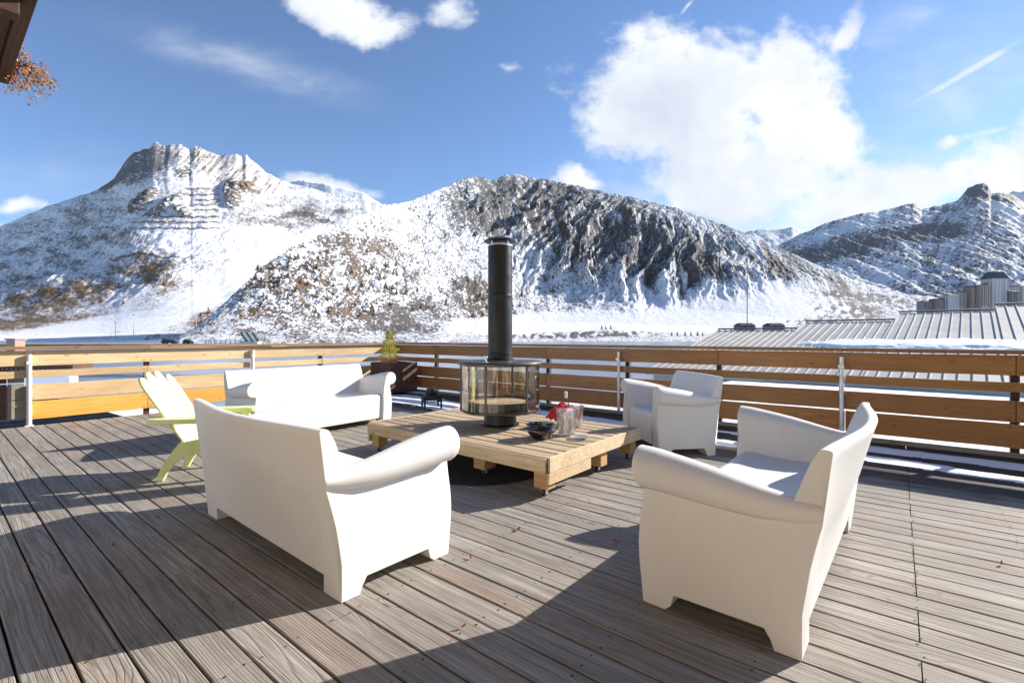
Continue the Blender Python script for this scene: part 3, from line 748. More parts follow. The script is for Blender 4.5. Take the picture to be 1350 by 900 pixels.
def seat_mesh(L, W):
    mb = MB(); secs = []; n = 16; x0, x1 = .135, L-.135
    for i in range(n+1):
        x = x0+(x1-x0)*i/n; t_ = (x-x0)/(x1-x0)
        dish = .012*math.sin(math.pi*t_)
        ft = W-.012
        arch = .082
        sec = [(x, .06, arch), (x, .06, .40), (x, .15, .415-dish), (x, .30, .408-dish), (x, .45, .412-dish), (x, ft-.09, .424-dish*.6), (x, ft-.045, .425-dish*.5), (x, ft-.018, .416-dish*.4), (x, ft-.003, .396), (x, ft, .37),
               (x, ft+.004, .30), (x, ft+.002, .2), (x, ft-.004, .12), (x, ft-.01, arch)]
        secs.append(sec)
    mb.loft(secs); return mb
def bubble_seat(kind, L, W, loc, ldir, label, cat, group, bow):
    """local x along the length, y from back to front; origin at rear foot of the x=0 end"""
    root = empty(kind, loc, 0, label, cat, group)
    for name, mb, lx in (('armrest', arm_mesh(W, 1), 0), ('armrest', arm_mesh(W, -1), L), ('backrest', back_mesh(L, bow), 0), ('seat', seat_mesh(L, W), 0)):
        mb.build(name, M_plastic, root, bevel=.007 if name != 'backrest' else 0, smooth=True, loc=(lx, 0, 0), seg=3, ang=50)
    root.rotation_euler = (0, 0, math.atan2(ldir.y, ldir.x)); return root
G1 = 'white moulded sofas round the pallet table'
# left sofa, near end rear foot
d_ = Vector((-.765, .643, 0)).normalized()
# y (to the front) must be +90 degrees from x; so x runs from the far end to the near end
L1 = 1.72
near = Vector((-.808, 2.243, 0))
bubble_seat('sofa', L1, .68, near+d_*L1, -d_, 'white plastic sofa in the left foreground seen from behind, its back to the camera', 'sofa', G1, .085)
# far sofa
dfar = Vector((.60, .80, 0)).normalized(); rf = Vector((-2.31, 7.36, 0)); L2 = 1.93
bubble_seat('sofa', L2, .68, rf, -dfar, 'farthest white plastic sofa, sunlit seat and back facing the camera before the pine railing', 'sofa', G1, .03)
bpy.context.view_layer.update()
# right sofa
n3 = Vector((1.121, 1.844, 0)); d3 = Vector((.649, .761, 0)).normalized()
bubble_seat('sofa', L1, .655, n3, d3, 'white plastic sofa in the right foreground, its shaded armrest end nearest the camera', 'sofa', G1, .085)
# armchair
wd = Vector((-.14, 1.0, 0)).normalized()
bubble_seat('armchair', .96, .62, Vector((2.13, 5.02, 0)), wd, 'white plastic armchair beyond the table corner, backing onto the shaded railing', 'armchair', None, .03)

# ================================================================== THE CHALET beside the terrace (behind the camera; its balcony shows top left)
def chalet():
    root = empty('chalet', AB(4.5, .362), YAW1, 'dark wooden chalet balcony jutting into the top left corner', 'chalet')
    # local x = E1, local +y = -E2 (towards the house)
    zb = HC+.703*2.33
    rr = random.Random(5); mb = MB(); y = 0
    mb.box((-13, .0, zb+.0), (.02, .055, zb+.26)); mb.build('balcony_fascia', M_eave, root, bevel=.006)
    mb = MB(); y = .06
    while y < 1.5:
        w = .145; mb.box((-13, y, zb+.03+rr.uniform(0, .006)), (0, y+w-.008, zb+.07)); y += w
    mb.build('balcony_floor', M_eave, root)
    for k in range(12):
        mb = MB(); mb.box((-.10-k*1.1, .06, zb-.09+.0), (-.02-k*1.1, 1.6, zb+.028)); mb.build('joist', M_eave, root, bevel=.004)
    mb = MB(); mb.box((-.10, .05, zb-.62), (.0, .15, zb-.10)); mb.build('bracket_post', M_greyw, root, bevel=.004)
    mb = MB(); mb.box((-13, .02, zb+1.0), (.02, .09, zb+1.08))
    for k in range(60): mb.box((-13+k*.21, .03, zb+.26), (-13+k*.21+.15, .055, zb+1.0))
    mb.build('balcony_balustrade', M_eave, root)
    mb = MB()
    mb.box((-13, 1.45, -.1), (-.1, 1.75, zb-.0)); mb.box((-13, 1.45, zb+.08), (-.1, 1.75, zb+3.2))
    mb.build('wall', simple('cream_render', (.74, .60, .42), .85), root)
    for k in range(3):
        mb = MB(); x = -3.2-k*3.4; f = .07
        for lo, hi in (((x, 1.38, .02), (x+2.0, 1.448, .09)), ((x, 1.38, 2.13), (x+2.0, 1.448, 2.2)), ((x, 1.38, .09), (x+f, 1.448, 2.13)), ((x+2-f, 1.38, .09), (x+2, 1.448, 2.13)), ((x+.97, 1.38, .09), (x+1.03, 1.448, 2.13))): mb.box(lo, hi)
        w = mb.build('window', M_cap, root)
        gm = MB(); gm.box((x+f, 1.41, .09), (x+2-f, 1.425, 2.13)); gm.build('pane', simple('dark_window_glass', (.03, .035, .04), .05), w)
    mb = MB(); mb.box((-13.5, -.6, zb+3.2), (1.2, 9, zb+3.4)); mb.box((-13, 1.78, -.1), (-.1, 8.5, zb+3.19)); mb.build('roof', M_eave, root)
    # local y points to -E2
    root.scale = (1, 1, 1); return root
ch = chalet()
# dried flowers in a red pot on the balcony edge
def dried_plant():
    p0 = ray(15, 3.12, 92)
    pot = empty('flower_pot', p0, 0, 'red pot at the edge of the dark balcony, spilling dried brown flowers', 'flower pot')
    mb = MB(); mb.lathe([(.022, -.07), (.040, .05), (.046, .052), (.046, .068), (.040, .068), (.036, .04)], 20); mb.build('pot', M_redpot, pot, smooth=True)
    rr = random.Random(2); mb = MB(); st = MB()
    for i in range(64):
        a = rr.uniform(-1.2, 1.2); l = rr.uniform(.03, .19); z1 = rr.gauss(-.01, .08)
        e = Vector((.035+l*math.cos(a)*.9, l*math.sin(a)*.8, z1-.6*max(0, .05-l)))
        if rr.random() < .4: e.z -= .09
        st.tube((.01, 0, .07), e, .0015, 5)
        for k in range(11):
            c = e+Vector((rr.gauss(0, .018), rr.gauss(0, .02), rr.gauss(0, .018)))
            u = Vector((rr.gauss(0, 1), rr.gauss(0, 1), rr.gauss(0, 1))).normalized(); w = u.orthogonal().normalized(); s_ = rr.uniform(.006, .012)
            mb.add([c-u*s_, c+w*s_*.6, c+u*s_, c-w*s_*.6], [(0, 1, 2, 3)])
    mb.build('dried_flowers', M_dry, pot); st.build('stems', M_bark, pot)
dried_plant()

# ================================================================== PALLET TABLE
TX = Vector((.766, -.643, 0)).normalized(); TY = Vector((.643, .766, 0)).normalized(); TC = Vector((-.125, 5.02, 0))
TYAW = math.atan2(TX.y, TX.x); TZ = .32
def tloc(x, y, z=0): return TC+TX*x+TY*y+Vector((0, 0, z))
def pallet_table():
    root = empty('pallet_table', TC, TYAW, 'low table of joined wooden pallets on small castors in the middle of the deck', 'table')
    rr = random.Random(9); LX = 1.18; LY = .80
    for half in (-1, 1):
        y = -LY; i = 0
        ws = [.136, .09, .136, .09, .136, .14, .136, .09, .136, .09, .136]
        gap = (2*LY-sum(ws))/(len(ws)-1)
        for w in ws:
            x0, x1 = (.003, LX-.001) if half > 0 else (-LX, -.003)
            L = x1-x0-rr.uniform(0, .006)
            mb = MB(); mb.box((-L/2, -w/2, TZ-.021), (L/2, w/2, TZ+rr.uniform(-.002, .001)))
            for ex in (-L/2+.05, 0, L/2-.05):
                for ey in (-w*.25, w*.25):
                    mb.add([(ex+.005*math.cos(t_*math.pi/3)+rr.uniform(-.01, .01)*0, ey+.005*math.sin(t_*math.pi/3), TZ+.0022) for t_ in range(6)], [tuple(range(6))], 1)
            mb.build('top_plank', [M_pallet_top, M_nail], root, bevel=.0025, loc=((x0+x1)/2, y+w/2, 0)); y += w+gap
        # cross boards and blocks
        for cx in (.07, .59, 1.105):
            mb = MB(); mb.box((-.07, -LY+.004, TZ-.045), (.07, LY-.004, TZ-.0225)); mb.build('cross_board', M_pallet, root, loc=(cx*half, 0, 0))
    # aprons
    for y, s in ((-LY-.011, 1), (LY+.011, 1)):
        mb = MB(); mb.box((-LX, -.011, TZ-.118), (LX-.0, .011, TZ-.006)); mb.build('apron', M_pallet, root, bevel=.003, loc=(0, y, 0))
    for x in (-LX-.0115, LX+.0115):
        mb = MB(); mb.box((-.011, -LY+.012, TZ-.115), (.011, LY-.012, TZ+.0015)); mb.build('apron', M_pallet, root, bevel=.003, loc=(x, 0, 0))
        mb = MB(); mb.box((-.011, -LY+.0, TZ-.205), (.011, -LY+.62, TZ-.118)); mb.build('lower_board', M_pallet, root, bevel=.003, loc=(x, 0, 0))
    def leg(x, y, sx=.12, sy=.12):
        mb = MB(); mb.box((-sx/2, -sy/2, .066), (sx/2, sy/2, TZ-.12)); l = mb.build('leg', M_legw, root, bevel=.004, loc=(x, y, 0))
        c = MB(); c.box((-.03, -.03, .059), (.03, .03, .0655)); c.box((-.022, -.014, .02), (-.018, .014, .059)); c.box((.018, -.014, .02), (.022, .014, .059)); c.build('castor_fork', M_steel, l)
        w = MB(); w.tube((-.014, 0, .025), (.014, 0, .025), .025, 18); w.build('castor_wheel', M_rubber, l, smooth=True)
    for x, y, sx, sy in ((1.11, -.73, .13, .11), (1.09, .12, .14, .12), (.36, -.62, .14, .14), (-1.10, -.72, .12, .12), (-1.10, .1, .12, .12), (-1.1, .72, .12, .12), (.1, .2, .14, .14), (.36, .72, .14, .12), (1.09, .73, .12, .12), (-.4, -.62, .14, .14)):
        leg(x, y, sx, sy)
pallet_table()
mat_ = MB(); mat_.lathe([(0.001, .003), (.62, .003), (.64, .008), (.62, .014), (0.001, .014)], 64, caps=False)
o = mat_.build('round_mat', M_soot_shade, smooth=True, loc=tloc(.12, -.42, .002)); tag(o, 'sooty black round mat lying on the deck under the pallet table', 'mat')

# ================================================================== GLASS STOVE
def stove():
    c = tloc(0, 0, TZ+.003); root = empty('outdoor_stove', c, .2, 'black round stove with curved glass sides and tall chimney pipe, standing on the table', 'stove')
    z = lambda a: a-TZ-.003
    mb = MB(); mb.lathe([(.001, 0), (.20, 0), (.20, .012), (.175, .02), (.165, .115), (.185, .128), (.001, .128)], 48, caps=False); mb.build('pedestal', M_black, root, smooth=True)
    mb = MB(); mb.lathe([(.001, z(.449)), (.18, z(.449)), (.33, z(.462)), (.402, z(.474)), (.420, z(.484)), (.422, z(.500)), (.400, z(.502)), (.33, z(.496)), (.001, z(.49))], 72, caps=False); mb.build('fire_bowl', M_castiron, root, smooth=True)
    mb = MB(); mb.lathe([(.001, z(.565)), (.355, z(.56)), (.355, z(.50)), (.001, z(.50))], 48, caps=False); mb.build('ash_bed', M_sand, root, smooth=True)
    mb = MB(); mb.lathe([(.357, z(.498)), (.357, z(.585)), (.366, z(.585)), (.366, z(.498))], 40, caps=False); mb.build('burner_ring', M_castiron, root, smooth=True)
    mb = MB(); mb.lathe([(.13, z(.955)), (.425, z(.950)), (.440, z(.957)), (.442, z(.975)), (.43, z(.990)), (.13, z(1.0))], 72, caps=False); mb.build('top_plate', M_castiron, root, smooth=True)
    n = 6
    for k in range(n):
        a0 = 2*math.pi*k/n+.035; a1 = 2*math.pi*(k+1)/n-.035; g = MB(); secs = []
        for j in range(15):
            a = a0+(a1-a0)*j/14
            secs.append([(r*math.cos(a), r*math.sin(a), zz) for r, zz in ((.408, z(.503)), (.413, z(.503)), (.413, z(.951)), (.408, z(.951)))])
        g.loft(secs); g.build('glass_panel', M_glass, root, smooth=True)
        a = 2*math.pi*k/n; s_ = MB(); M = Matrix.Rotation(a, 4, 'Z')
        s_.box((.402, -.011, z(.501)), (.420, .011, z(.952)), M); s_.build('upright', M_castiron, root, bevel=.002)
    mb = MB(); mb.lathe([(.145, z(1.0)), (.145, z(1.012)), (.130, z(1.02)), (.128, z(1.05)), (.132, z(1.055)), (.132, z(1.075)), (.127, z(1.08)), (.127, z(1.10)), (.127, z(1.64)), (.127, z(1.655)), (.1285, z(1.66)), (.1285, z(1.675)), (.127, z(1.68)), (.127, z(1.70)), (.127, z(2.17)), (.127, z(2.19)), (.118, z(2.19)), (.118, z(1.0))], 48, caps=False)
    p = mb.build('chimney_pipe', M_black, root, smooth=True, ang=30)
    b = MB()
    for k in range(4):
        a = k*math.pi/2+.6; b.box((.116, -.012, z(2.17)), (.121, .012, z(2.243)), Matrix.Rotation(a, 4, 'Z'))
    b.lathe([(.118, z(2.186)), (.118, z(2.205)), (.1195, z(2.205)), (.1195, z(2.186))], 32, caps=False)
    b.build('cap_bracket', M_steel, p)
    h = MB(); h.lathe([(.001, z(2.24)), (.120, z(2.232)), (.168, z(2.236)), (.170, z(2.246)), (.11, z(2.275)), (.001, z(2.285))], 48, caps=False); h.build('rain_cap', M_black, p, smooth=True)
    k = MB(); k.tube((-.18, -.18, z(.99)), (-.18, -.18, z(1.03)), .012, 12); k.lathe([(.001, z(1.03)), (.02, z(1.032)), (.02, z(1.05)), (.001, z(1.055))], 14, (-.18, -.18, 0), caps=False); k.build('lid_knob', M_steel, root, smooth=True)
stove()

# things on the table
def on_table(px, py):
    p = floor_at(px, py, TZ); return Vector((p.x, p.y, TZ+.0035))
b = MB(); b.lathe([(.001, .0), (.062, .0), (.070, .006), (.115, .058), (.124, .078), (.118, .092), (.108, .098), (.112, .108), (.122, .120), (.119, .126), (.104, .124), (.100, .105), (.100, .07), (.05, .02), (.001, .015)], 40, caps=False, fr=lambda a, z: 1+.012*math.cos(a*10)*(z < .09))
o = b.build('bowl', M_glaze, smooth=True, ang=60, loc=on_table(713, 578)); o.scale = (1.12, 1.12, 1.05); tag(o, 'glossy black faceted bowl on the pallet table', 'bowl')
def crystal_bucket(loc, sc, label):
    fr = lambda a, z: 1+.035*math.sin(a*9+z*40)*(.02 < z < .20)+.02*math.sin(a*5-z*60)
    v = MB(); v.lathe([(.001, 0), (.072, 0), (.076, .01), (.082, .06), (.088, .12), (.092, .18), (.098, .235), (.093, .235), (.087, .18), (.080, .10), (.070, .022), (.001, .02)], 54, caps=False, fr=fr)
    o = v.build('crystal_bucket', M_crystal, smooth=True, ang=70, loc=loc); o.scale = (sc,)*3; tag(o, label, 'ice bucket', 'crystal buckets'); return o
crystal_bucket(on_table(747, 573), 1.0, 'nearer clear cut crystal bucket on the table beside the black bowl')
crystal_bucket(on_table(758, 562), .92, 'clear crystal bucket just behind the other crystal bucket, next to the red cloth')
def bottle():
    r_ = empty('bottle', on_table(746, 560), 0, 'pale necked bottle standing behind the crystal bucket, wrapped in red cloth', 'bottle')
    m = MB(); m.lathe([(.001, 0), (.036, 0), (.038, .01), (.038, .20), (.030, .24), (.014, .28), (.0135, .345), (.001, .345)], 24, caps=False); m.build('body', glass('bottle_glass', (.75, .8, .75), .1), r_, smooth=True)
    m = MB(); m.lathe([(.001, .346), (.0165, .346), (.0165, .318), (.0145, .300), (.0148, .28)], 20, caps=False); m.build('cap', M_capw, r_, smooth=True)
bottle()
def napkin():
    m = MB(); n = 40; V = []; c0 = on_table(741, 561)
    for i in range(n):
        for j in range(n):
            x = (i/(n-1)-.5)*.40; y = (j/(n-1)-.5)*.26
            r = math.hypot(x, y*1.2); z = .225-.85*max(0, r-.03)**1.08+.018*math.sin(x*40+y*25)*min(1, r*12)+.012*math.sin(y*55)
            V.append((x*(1-.35*min(1, r*3)), y*(1-.35*min(1, r*3)), max(.02, z)))
    m.add(V, [(i*n+j, (i+1)*n+j, (i+1)*n+j+1, i*n+j+1) for i in range(n-1) for j in range(n-1)])
    o = m.build('cloth', M_red, smooth=True, ang=80, loc=c0, rz=.5); md = o.modifiers.new('t', 'SOLIDIFY'); md.thickness = .004
    tag(o, 'crumpled red cloth draped round the bottle neck behind the crystal bucket', 'cloth')
napkin()
for i, (px, py, lab) in enumerate([(765, 579, 'low clear glass dish of crumbs right of the crystal buckets')]):
    m = MB(); m.lathe([(.001, 0), (.05, 0), (.058, .006), (.085, .022), (.082, .024), (.055, .010), (.001, .006)], 36, caps=False)
    o = m.build('glass_dish', M_crystal, smooth=True, loc=on_table(px, py)); tag(o, lab, 'dish')

# ================================================================== LIME CHAIR
def lime_chair():
    root = empty('garden_chair', Vector((-2.96, 4.38, 0)), R(11), 'lime green moulded plastic adirondack chair left of the near sofa', 'chair')
    # local: x forward, y left, z up.  back fan: slats with rounded tops
    bx = lambda z: .10-.62*(z-.26)
    for k, (y, top, wd_) in enumerate([(-.222, .885, .143), (-.074, .925, .143), (.074, .925, .143), (.222, .885, .143)]):
        m = MB(); secs = []
        for q_ in range(27):
            z = .245+(top-.245)*(q_/26 if q_ < 22 else (22+(q_-22)*.9)/25.6); sp = .84+.12*math.sin((z-.25)/.7*math.pi*.6)
            w = wd_/2*sp*(1 if q_ < 23 else math.sqrt(max(.12, 1-((q_-22)/4.3)**2)))
            cy = y*sp; x = bx(z)+.1*y*y
            secs.append([(x-.010, cy-w, z), (x+.010, cy-w, z+.004), (x+.014, cy, z+.004), (x+.010, cy+w, z+.004), (x-.010, cy+w, z), (x-.006, cy, z)])
        m.loft(secs); m.build('back_slat', M_lime, root, bevel=.003, smooth=True)
    m = MB()
    for z in (.31, .56, .76):
        secs = []
        for j in range(9):
            y = -.24+.48*j/8; x = bx(z)-.018+.04*(y*4)**2; secs.append([(x-.012, y, z-.045), (x+.006, y, z-.045), (x+.004-.03, y, z+.045), (x-.022-.02, y, z+.045)])
        m.loft(secs)
    m.build('back_brace', M_lime, root)
    for k in range(5):
        y = -.2+.1*k; m = MB(); secs = []
        for j in range(12):
            t_ = j/11; x = .08+.38*t_; z = .235+.155*t_-.03*math.sin(t_*math.pi)+(-.05*(t_-.85)/.15 if t_ > .85 else 0)
            secs.append([(x, y-.045, z-.012), (x, y+.045, z-.012), (x, y+.045, z+.006), (x, y-.045, z+.006)])
        m.loft(secs); m.build('seat_slat', M_lime, root, bevel=.003)
    for s in (-1, 1):
        # side panel: splayed rear leg, arch, front leg
        out = [(-.16, 0), (-.11, .12), (-.03, .24), (.04, .33), (.20, .36), (.34, .40), (.46, .40), (.48, .30), (.50, .12), (.52, 0)]
        inn = [(-.10, 0), (-.06, .08), (.0, .155), (.07, .20), (.16, .225), (.26, .22), (.34, .185), (.40, .12), (.44, .06), (.455, 0)]
        m = MB(); secs = []
        for (xo, zo), (xi, zi) in zip(out, inn):
            yo = .265-.035*(1-zo/.4); yi = .265-.035*(1-zi/.4)
            secs.append([(xo, s*(yo-.02), zo), (xo, s*(yo+.02), zo), (xi, s*(yi+.02), zi), (xi, s*(yi-.02), zi)])
        m.loft(secs); m.build('leg_panel', M_lime, root, bevel=.006, smooth=True)
        m = MB(); m.box((.36, s*.27-.03, .37), (.43, s*.27+.03, .525)); m.build('arm_support', M_lime, root, bevel=.006)
        m = MB(); top = []
        prof = [(-.22, .19, .24), (-.20, .18, .31), (-.15, .20, .345), (-.08, .215, .365), (.1, .225, .375), (.3, .235, .375), (.40, .235, .385), (.45, .245, .375), (.48, .27, .345)]
        secs = [[(x, s*a, .505), (x, s*b_, .505), (x, s*b_, .55), (x, s*a, .55)] for x, a, b_ in prof]
        m.loft(secs); m.build('armrest', M_lime, root, bevel=.007, smooth=True)
lime_chair()
# ================================================================== PLANTER, CONIFER, LANTERN
def planter():
    c = AB(8.72, 6.62); root = empty('planter_box', c, math.atan2(E2.y, E2.x), 'dark brown plank planter box in the corner of the railings', 'planter')
    for k in range(4):
        M = Matrix.Rotation(k*math.pi/2, 4, 'Z')
        for j in range(5):
            m = MB(); m.box((-.36+j*.144, -.36, .04), (-.36+j*.144+.138, -.335, .66+.004*j), M); m.build('plank', M_darkwood, root, bevel=.003)
    m = MB(); m.box((-.33, -.33, .60), (.33, .33, .63)); m.build('soil', M_bark, root)
    pt = MB(); pt.box((-.14, -.14, .635), (.14, .14, .78)); o = pt.build('terracotta_pot', M_terra, loc=AB(8.66, 6.45), rz=.6, bevel=.01)
    tag(o, 'square terracotta pot holding a small conifer on the dark planter', 'pot')
    p = empty('conifer', AB(8.66, 6.45, .78), 0, 'small yellow green cone shaped conifer rising above the corner railing', 'conifer')
    m = MB(); m.tube((0, 0, 0), (0, 0, .40), .012, 8, .004); m.build('trunk', M_bark, p)
    rr = random.Random(4); m = MB()
    for i in range(3400):
        z = rr.random()**1.25; rad = .235*(1-z)**.75*(.78+.22*math.sin(z*23+rr.random()))+.012; a = rr.uniform(0, 6.283); r = rad*(.55+.45*rr.random()**.5)*(1+.14*math.sin(a*5+z*20))
        c_ = Vector((r*math.cos(a), r*math.sin(a), -.02+z*.58)); u = Vector((math.cos(a)+rr.gauss(0, .5), math.sin(a)+rr.gauss(0, .5), .9+rr.gauss(0, .4))).normalized()
        w = u.orthogonal().normalized(); w.rotate(Matrix.Rotation(rr.uniform(0, 6), 3, u)); s_ = rr.uniform(.010, .022)
        m.add([c_, c_+u*s_+w*s_*.35, c_+u*s_*1.8, c_+u*s_-w*s_*.35], [(0, 1, 2, 3)])
    m.build('foliage', M_fol, p)
planter()
def lantern():
    loc = floor_at(569, 538); root = empty('lantern', loc, .35, 'small black metal lantern on four legs standing on the snowy deck near the corner', 'lantern')
    for sx in (-.14, .14):
        for sy in (-.14, .14):
            m = MB(); m.box((sx-.014, sy-.014, 0), (sx+.014, sy+.014, .23)); m.build('leg', M_blackpost, root)
    m = MB(); m.box((-.155, -.155, .225), (.155, .155, .24))
    for k in range(4):
        M = Matrix.Rotation(k*math.pi/2, 4, 'Z')
        for z0, z1 in ((.12, .137), (.15, .166), (.18, .196), (.21, .226)): m.box((-.14, -.150, z0), (.14, -.140, z1), M)
        for j in range(9): m.box((-.14+j*.0335, -.149, .12), (-.14+j*.0335+.012, -.141, .225), M)
    m.build('perforated_apron', M_blackpost, root)
    m = MB(); m.lathe([(.001, .24), (.09, .24), (.095, .25), (.085, .34), (.06, .352), (.001, .355)], 24, caps=False); m.build('fire_pot', M_blackpost, root, smooth=True)
lantern()

# fallen leaves
LV = [(683, 699, 'orange fallen leaf on the deck right of the left sofa'), (620, 737, 'curled orange leaf on the deck just off the left sofa front foot'), (813, 716, 'brown leaf on the shaded deck left of the right sofa'),
      (610, 828, 'small rust leaf in a deck gap where the sofa shadow starts'), (1320, 745, 'reddish leaf on the sunny deck at the far right'), (37, 745, 'dark red leaf in a deck gap at the far left'), (150, 720, 'dark red leaf in a deck gap in the left sofa shadow'), (160, 755, 'rust leaf below the other leaf in the left sofa shadow'), (767, 587, None)][:-1]
for i, (px, py, lab) in enumerate(LV):
    rr = random.Random(i); m = MB(); n = 9; s_ = rr.uniform(.016, .026)*(1 if i < 3 else .7); sec = []
    for j in range(n):
        t_ = j/(n-1); w = s_*.5*math.sin(math.pi*min(1, t_*1.05+.02))**.7+.0005; x = (t_-.5)*2*s_; z = .006+.010*(t_-.4)**2*3+.004*math.sin(j)
        sec.append([(x, -w, z+.006), (x, 0, z), (x, w, z+.007), (x, 0, z+.0008)])
    m.loft(sec); o = m.build('leaf', M_leaf, smooth=True, loc=floor_at(px, py)+Vector((0, 0, .001)), rz=rr.uniform(0, 6)); tag(o, lab, 'leaf', 'fallen leaves on the deck')

# ================================================================== METAL ROOF beyond the right railing
WD = Vector((.691, .723, 0)).normalized(); RD = Vector((WD.y, -WD.x, 0)); SL = .2186    # up the slope / along the ridge to the right
E_ = ray(1200, 28, z=-1.5); SE = E_.dot(WD)
def roof_pt(px, py):
    u = (px-CX)/F; v = (HY-py)/F; k = WD.x*u+WD.y
    Y = (HC-E_.z+SL*SE)/(SL*k-v); p = Vector((u*Y, Y, HC+v*Y)); return p
def SR(p): return p.dot(WD), p.dot(RD)
def big_roof():
    root = empty('roofed_hall', Vector((0, 0, 0)), 0, 'large hall roof of grey standing seam metal with a stepped ridge, beyond the right railing', 'building')
    s0 = SE-.6
    steps = [(948, 435.5), (1063, 425), (1186, 413), (1312, 403)]
    rs = [SR(roof_pt(*p))[1] for p in steps]+[SR(roof_pt(1312, 403))[1]+26]
    ss = [SR(roof_pt(*p))[0] for p in steps]
    def P3(s, r, dz=0): return WD*s+RD*r+Vector((0, 0, E_.z+SL*(s-SE)+dz))
    xr0 = rs[0]
    for i in range(4):
        r0, r1, s1 = rs[i], rs[i+1], ss[i]
        if i: r0 += .02
        m = MB()
        q_ = [P3(s0, r0), P3(s0, r1), P3(s1, r1), P3(s1, r0)]
        m.add(q_+[p-Vector((0, 0, .25)) for p in q_], [(0, 1, 2, 3), (7, 6, 5, 4), (0, 4, 5, 1), (1, 5, 6, 2), (2, 6, 7, 3), (3, 7, 4, 0)])
        o = m.build('roof_slope', M_roof, root)
        m = MB(); r = r0+.02
        while r < r1:
            a = [P3(s0, r-.03, .002), P3(s0, r+.03, .002), P3(s0, r+.03, .085), P3(s0, r-.03, .085)]; b_ = [P3(s1, r-.03, .002), P3(s1, r+.03, .002), P3(s1, r+.03, .085), P3(s1, r-.03, .085)]
            m.loft([a, b_]); r += .62
        m.build('standing_seams', M_roof, o)
        m = MB(); a = [P3(s1-.05, r0-.1, .09), P3(s1+.22, r0-.1, .09), P3(s1+.22, r0-.1, .20), P3(s1-.05, r0-.1, .20)]; b_ = [p+RD*(r1-r0+.1) for p in a]
        m.loft([a, b_]); m.build('ridge_cap', M_roofdark, root)
        m = MB(); m.add([P3(s1+.1, r0, -.1), P3(s1+.1, r1, -.1), P3(s1+.1, r1, 0)*1-Vector((0, 0, 9)), P3(s1+.1, r0, 0)-Vector((0, 0, 9))], [(0, 1, 2, 3)])
    # walls
    m = MB(); smax = max(ss); lo = Vector((0, 0, -9.0))
    def W2(s, r, z): p = WD*s+RD*r; return Vector((p.x, p.y, z))
    m.add([W2(s0+.6, rs[0]+.4, -8.5), W2(s0+.6, rs[-1]-.4, -8.5), W2(s0+.6, rs[-1]-.4, P3(s0+.6, 0).z-.26), W2(s0+.6, rs[0]+.4, P3(s0+.6, 0).z-.26)], [(0, 1, 2, 3)])
    m.add([W2(s0+.6, rs[0]+.4, -8.5), W2(ss[0]-.4, rs[0]+.4, -8.5), W2(ss[0]-.4, rs[0]+.4, P3(ss[0]-.4, 0).z-.26), W2(s0+.6, rs[0]+.4, P3(s0+.6, 0).z-.26)], [(0, 1, 2, 3)])
    m.build('wall', simple('grey_wall', (.4, .38, .35), .8), root)
    # snow left on the roof
    def patch(name, sa, sb, ra, rb, thr, sd, edge):
        ns, nr = 50, 260; S, Rr = np.meshgrid(np.linspace(sa, sb, ns), np.linspace(ra, rb, nr), indexing='ij')
        n = fbm(np.stack([S*.5, Rr*.35, S*0+sd], -1), 5, .6)
        e = np.minimum((S-sa)/(sb-sa), (sb-S)/(sb-sa))*2
        e2 = np.clip(np.minimum(Rr-ra, rb-Rr)/edge, 0, 1)
        h = (e*e2+n*1.0-thr)*.35; ok = (h > 0).astype(int)
        V = []
        for i in range(ns):
            for j in range(nr): V.append(P3(S[i, j], Rr[i, j], .02+float(min(max(h[i, j], 0), .16))))
        fs = [(i*nr+j, i*nr+j+1, (i+1)*nr+j+1, (i+1)*nr+j) for i in range(ns-1) for j in range(nr-1) if ok[i, j]+ok[i+1, j]+ok[i, j+1]+ok[i+1, j+1] > 1]
        mm = MB(); mm.add(V, fs); o = mm.build(name, M_snow, smooth=True, ang=80); tag(o, kind='stuff'); return o
    sm = SR(roof_pt(1250, 457))[0]; rm = SR(roof_pt(1120, 459))[1]
    tag(patch('roof_snow', sm-1.7, sm+2.2, rm-4, rs[-1], .10, 1, 4.), 'strip of snow lying across the grey metal roof', 'snow', kind='stuff')
    p1 = roof_pt(1200, 506)
    tag(patch('roof_snow', s0-.1, SR(p1)[0]+.4, SR(roof_pt(960, 500))[1], rs[-1], -.25, 2, 2.), 'snow along the low eave of the grey metal roof', 'snow', kind='stuff')
big_roof()
# flat snowy roof / terrace below the railing on the right
m = MB(); a0 = AB(4.6, 8.6, -2.6); q_ = [AB(12, 8.3, -1.95), AB(-25, 8.3, -1.95), AB(-25, 35.5, -1.86), AB(9, 35.5, -1.86)]
m.add(q_+[p-Vector((0, 0, 4.5)) for p in q_], [(0, 1, 2, 3), (7, 6, 5, 4), (0, 4, 5, 1), (1, 5, 6, 2), (2, 6, 7, 3), (3, 7, 4, 0)])
o = m.build('flat_roof', M_snow); tag(o, 'snow covered flat roof just below the right railing', 'roof')

# mast
p = ray(985, 72, 345); m = MB(); m.tube((0, 0, -p.z-8), (0, 0, 0), .085, 8, .05); m.tube((-.5, 0, -1.6), (.5, 0, -1.6), .03, 6); m.tube((0, 0, -.0), (0, 0, .5), .02, 6)
o = m.build('mast', M_darkwood, loc=p); tag(o, 'thin tall mast rising beyond the metal roof', 'mast')

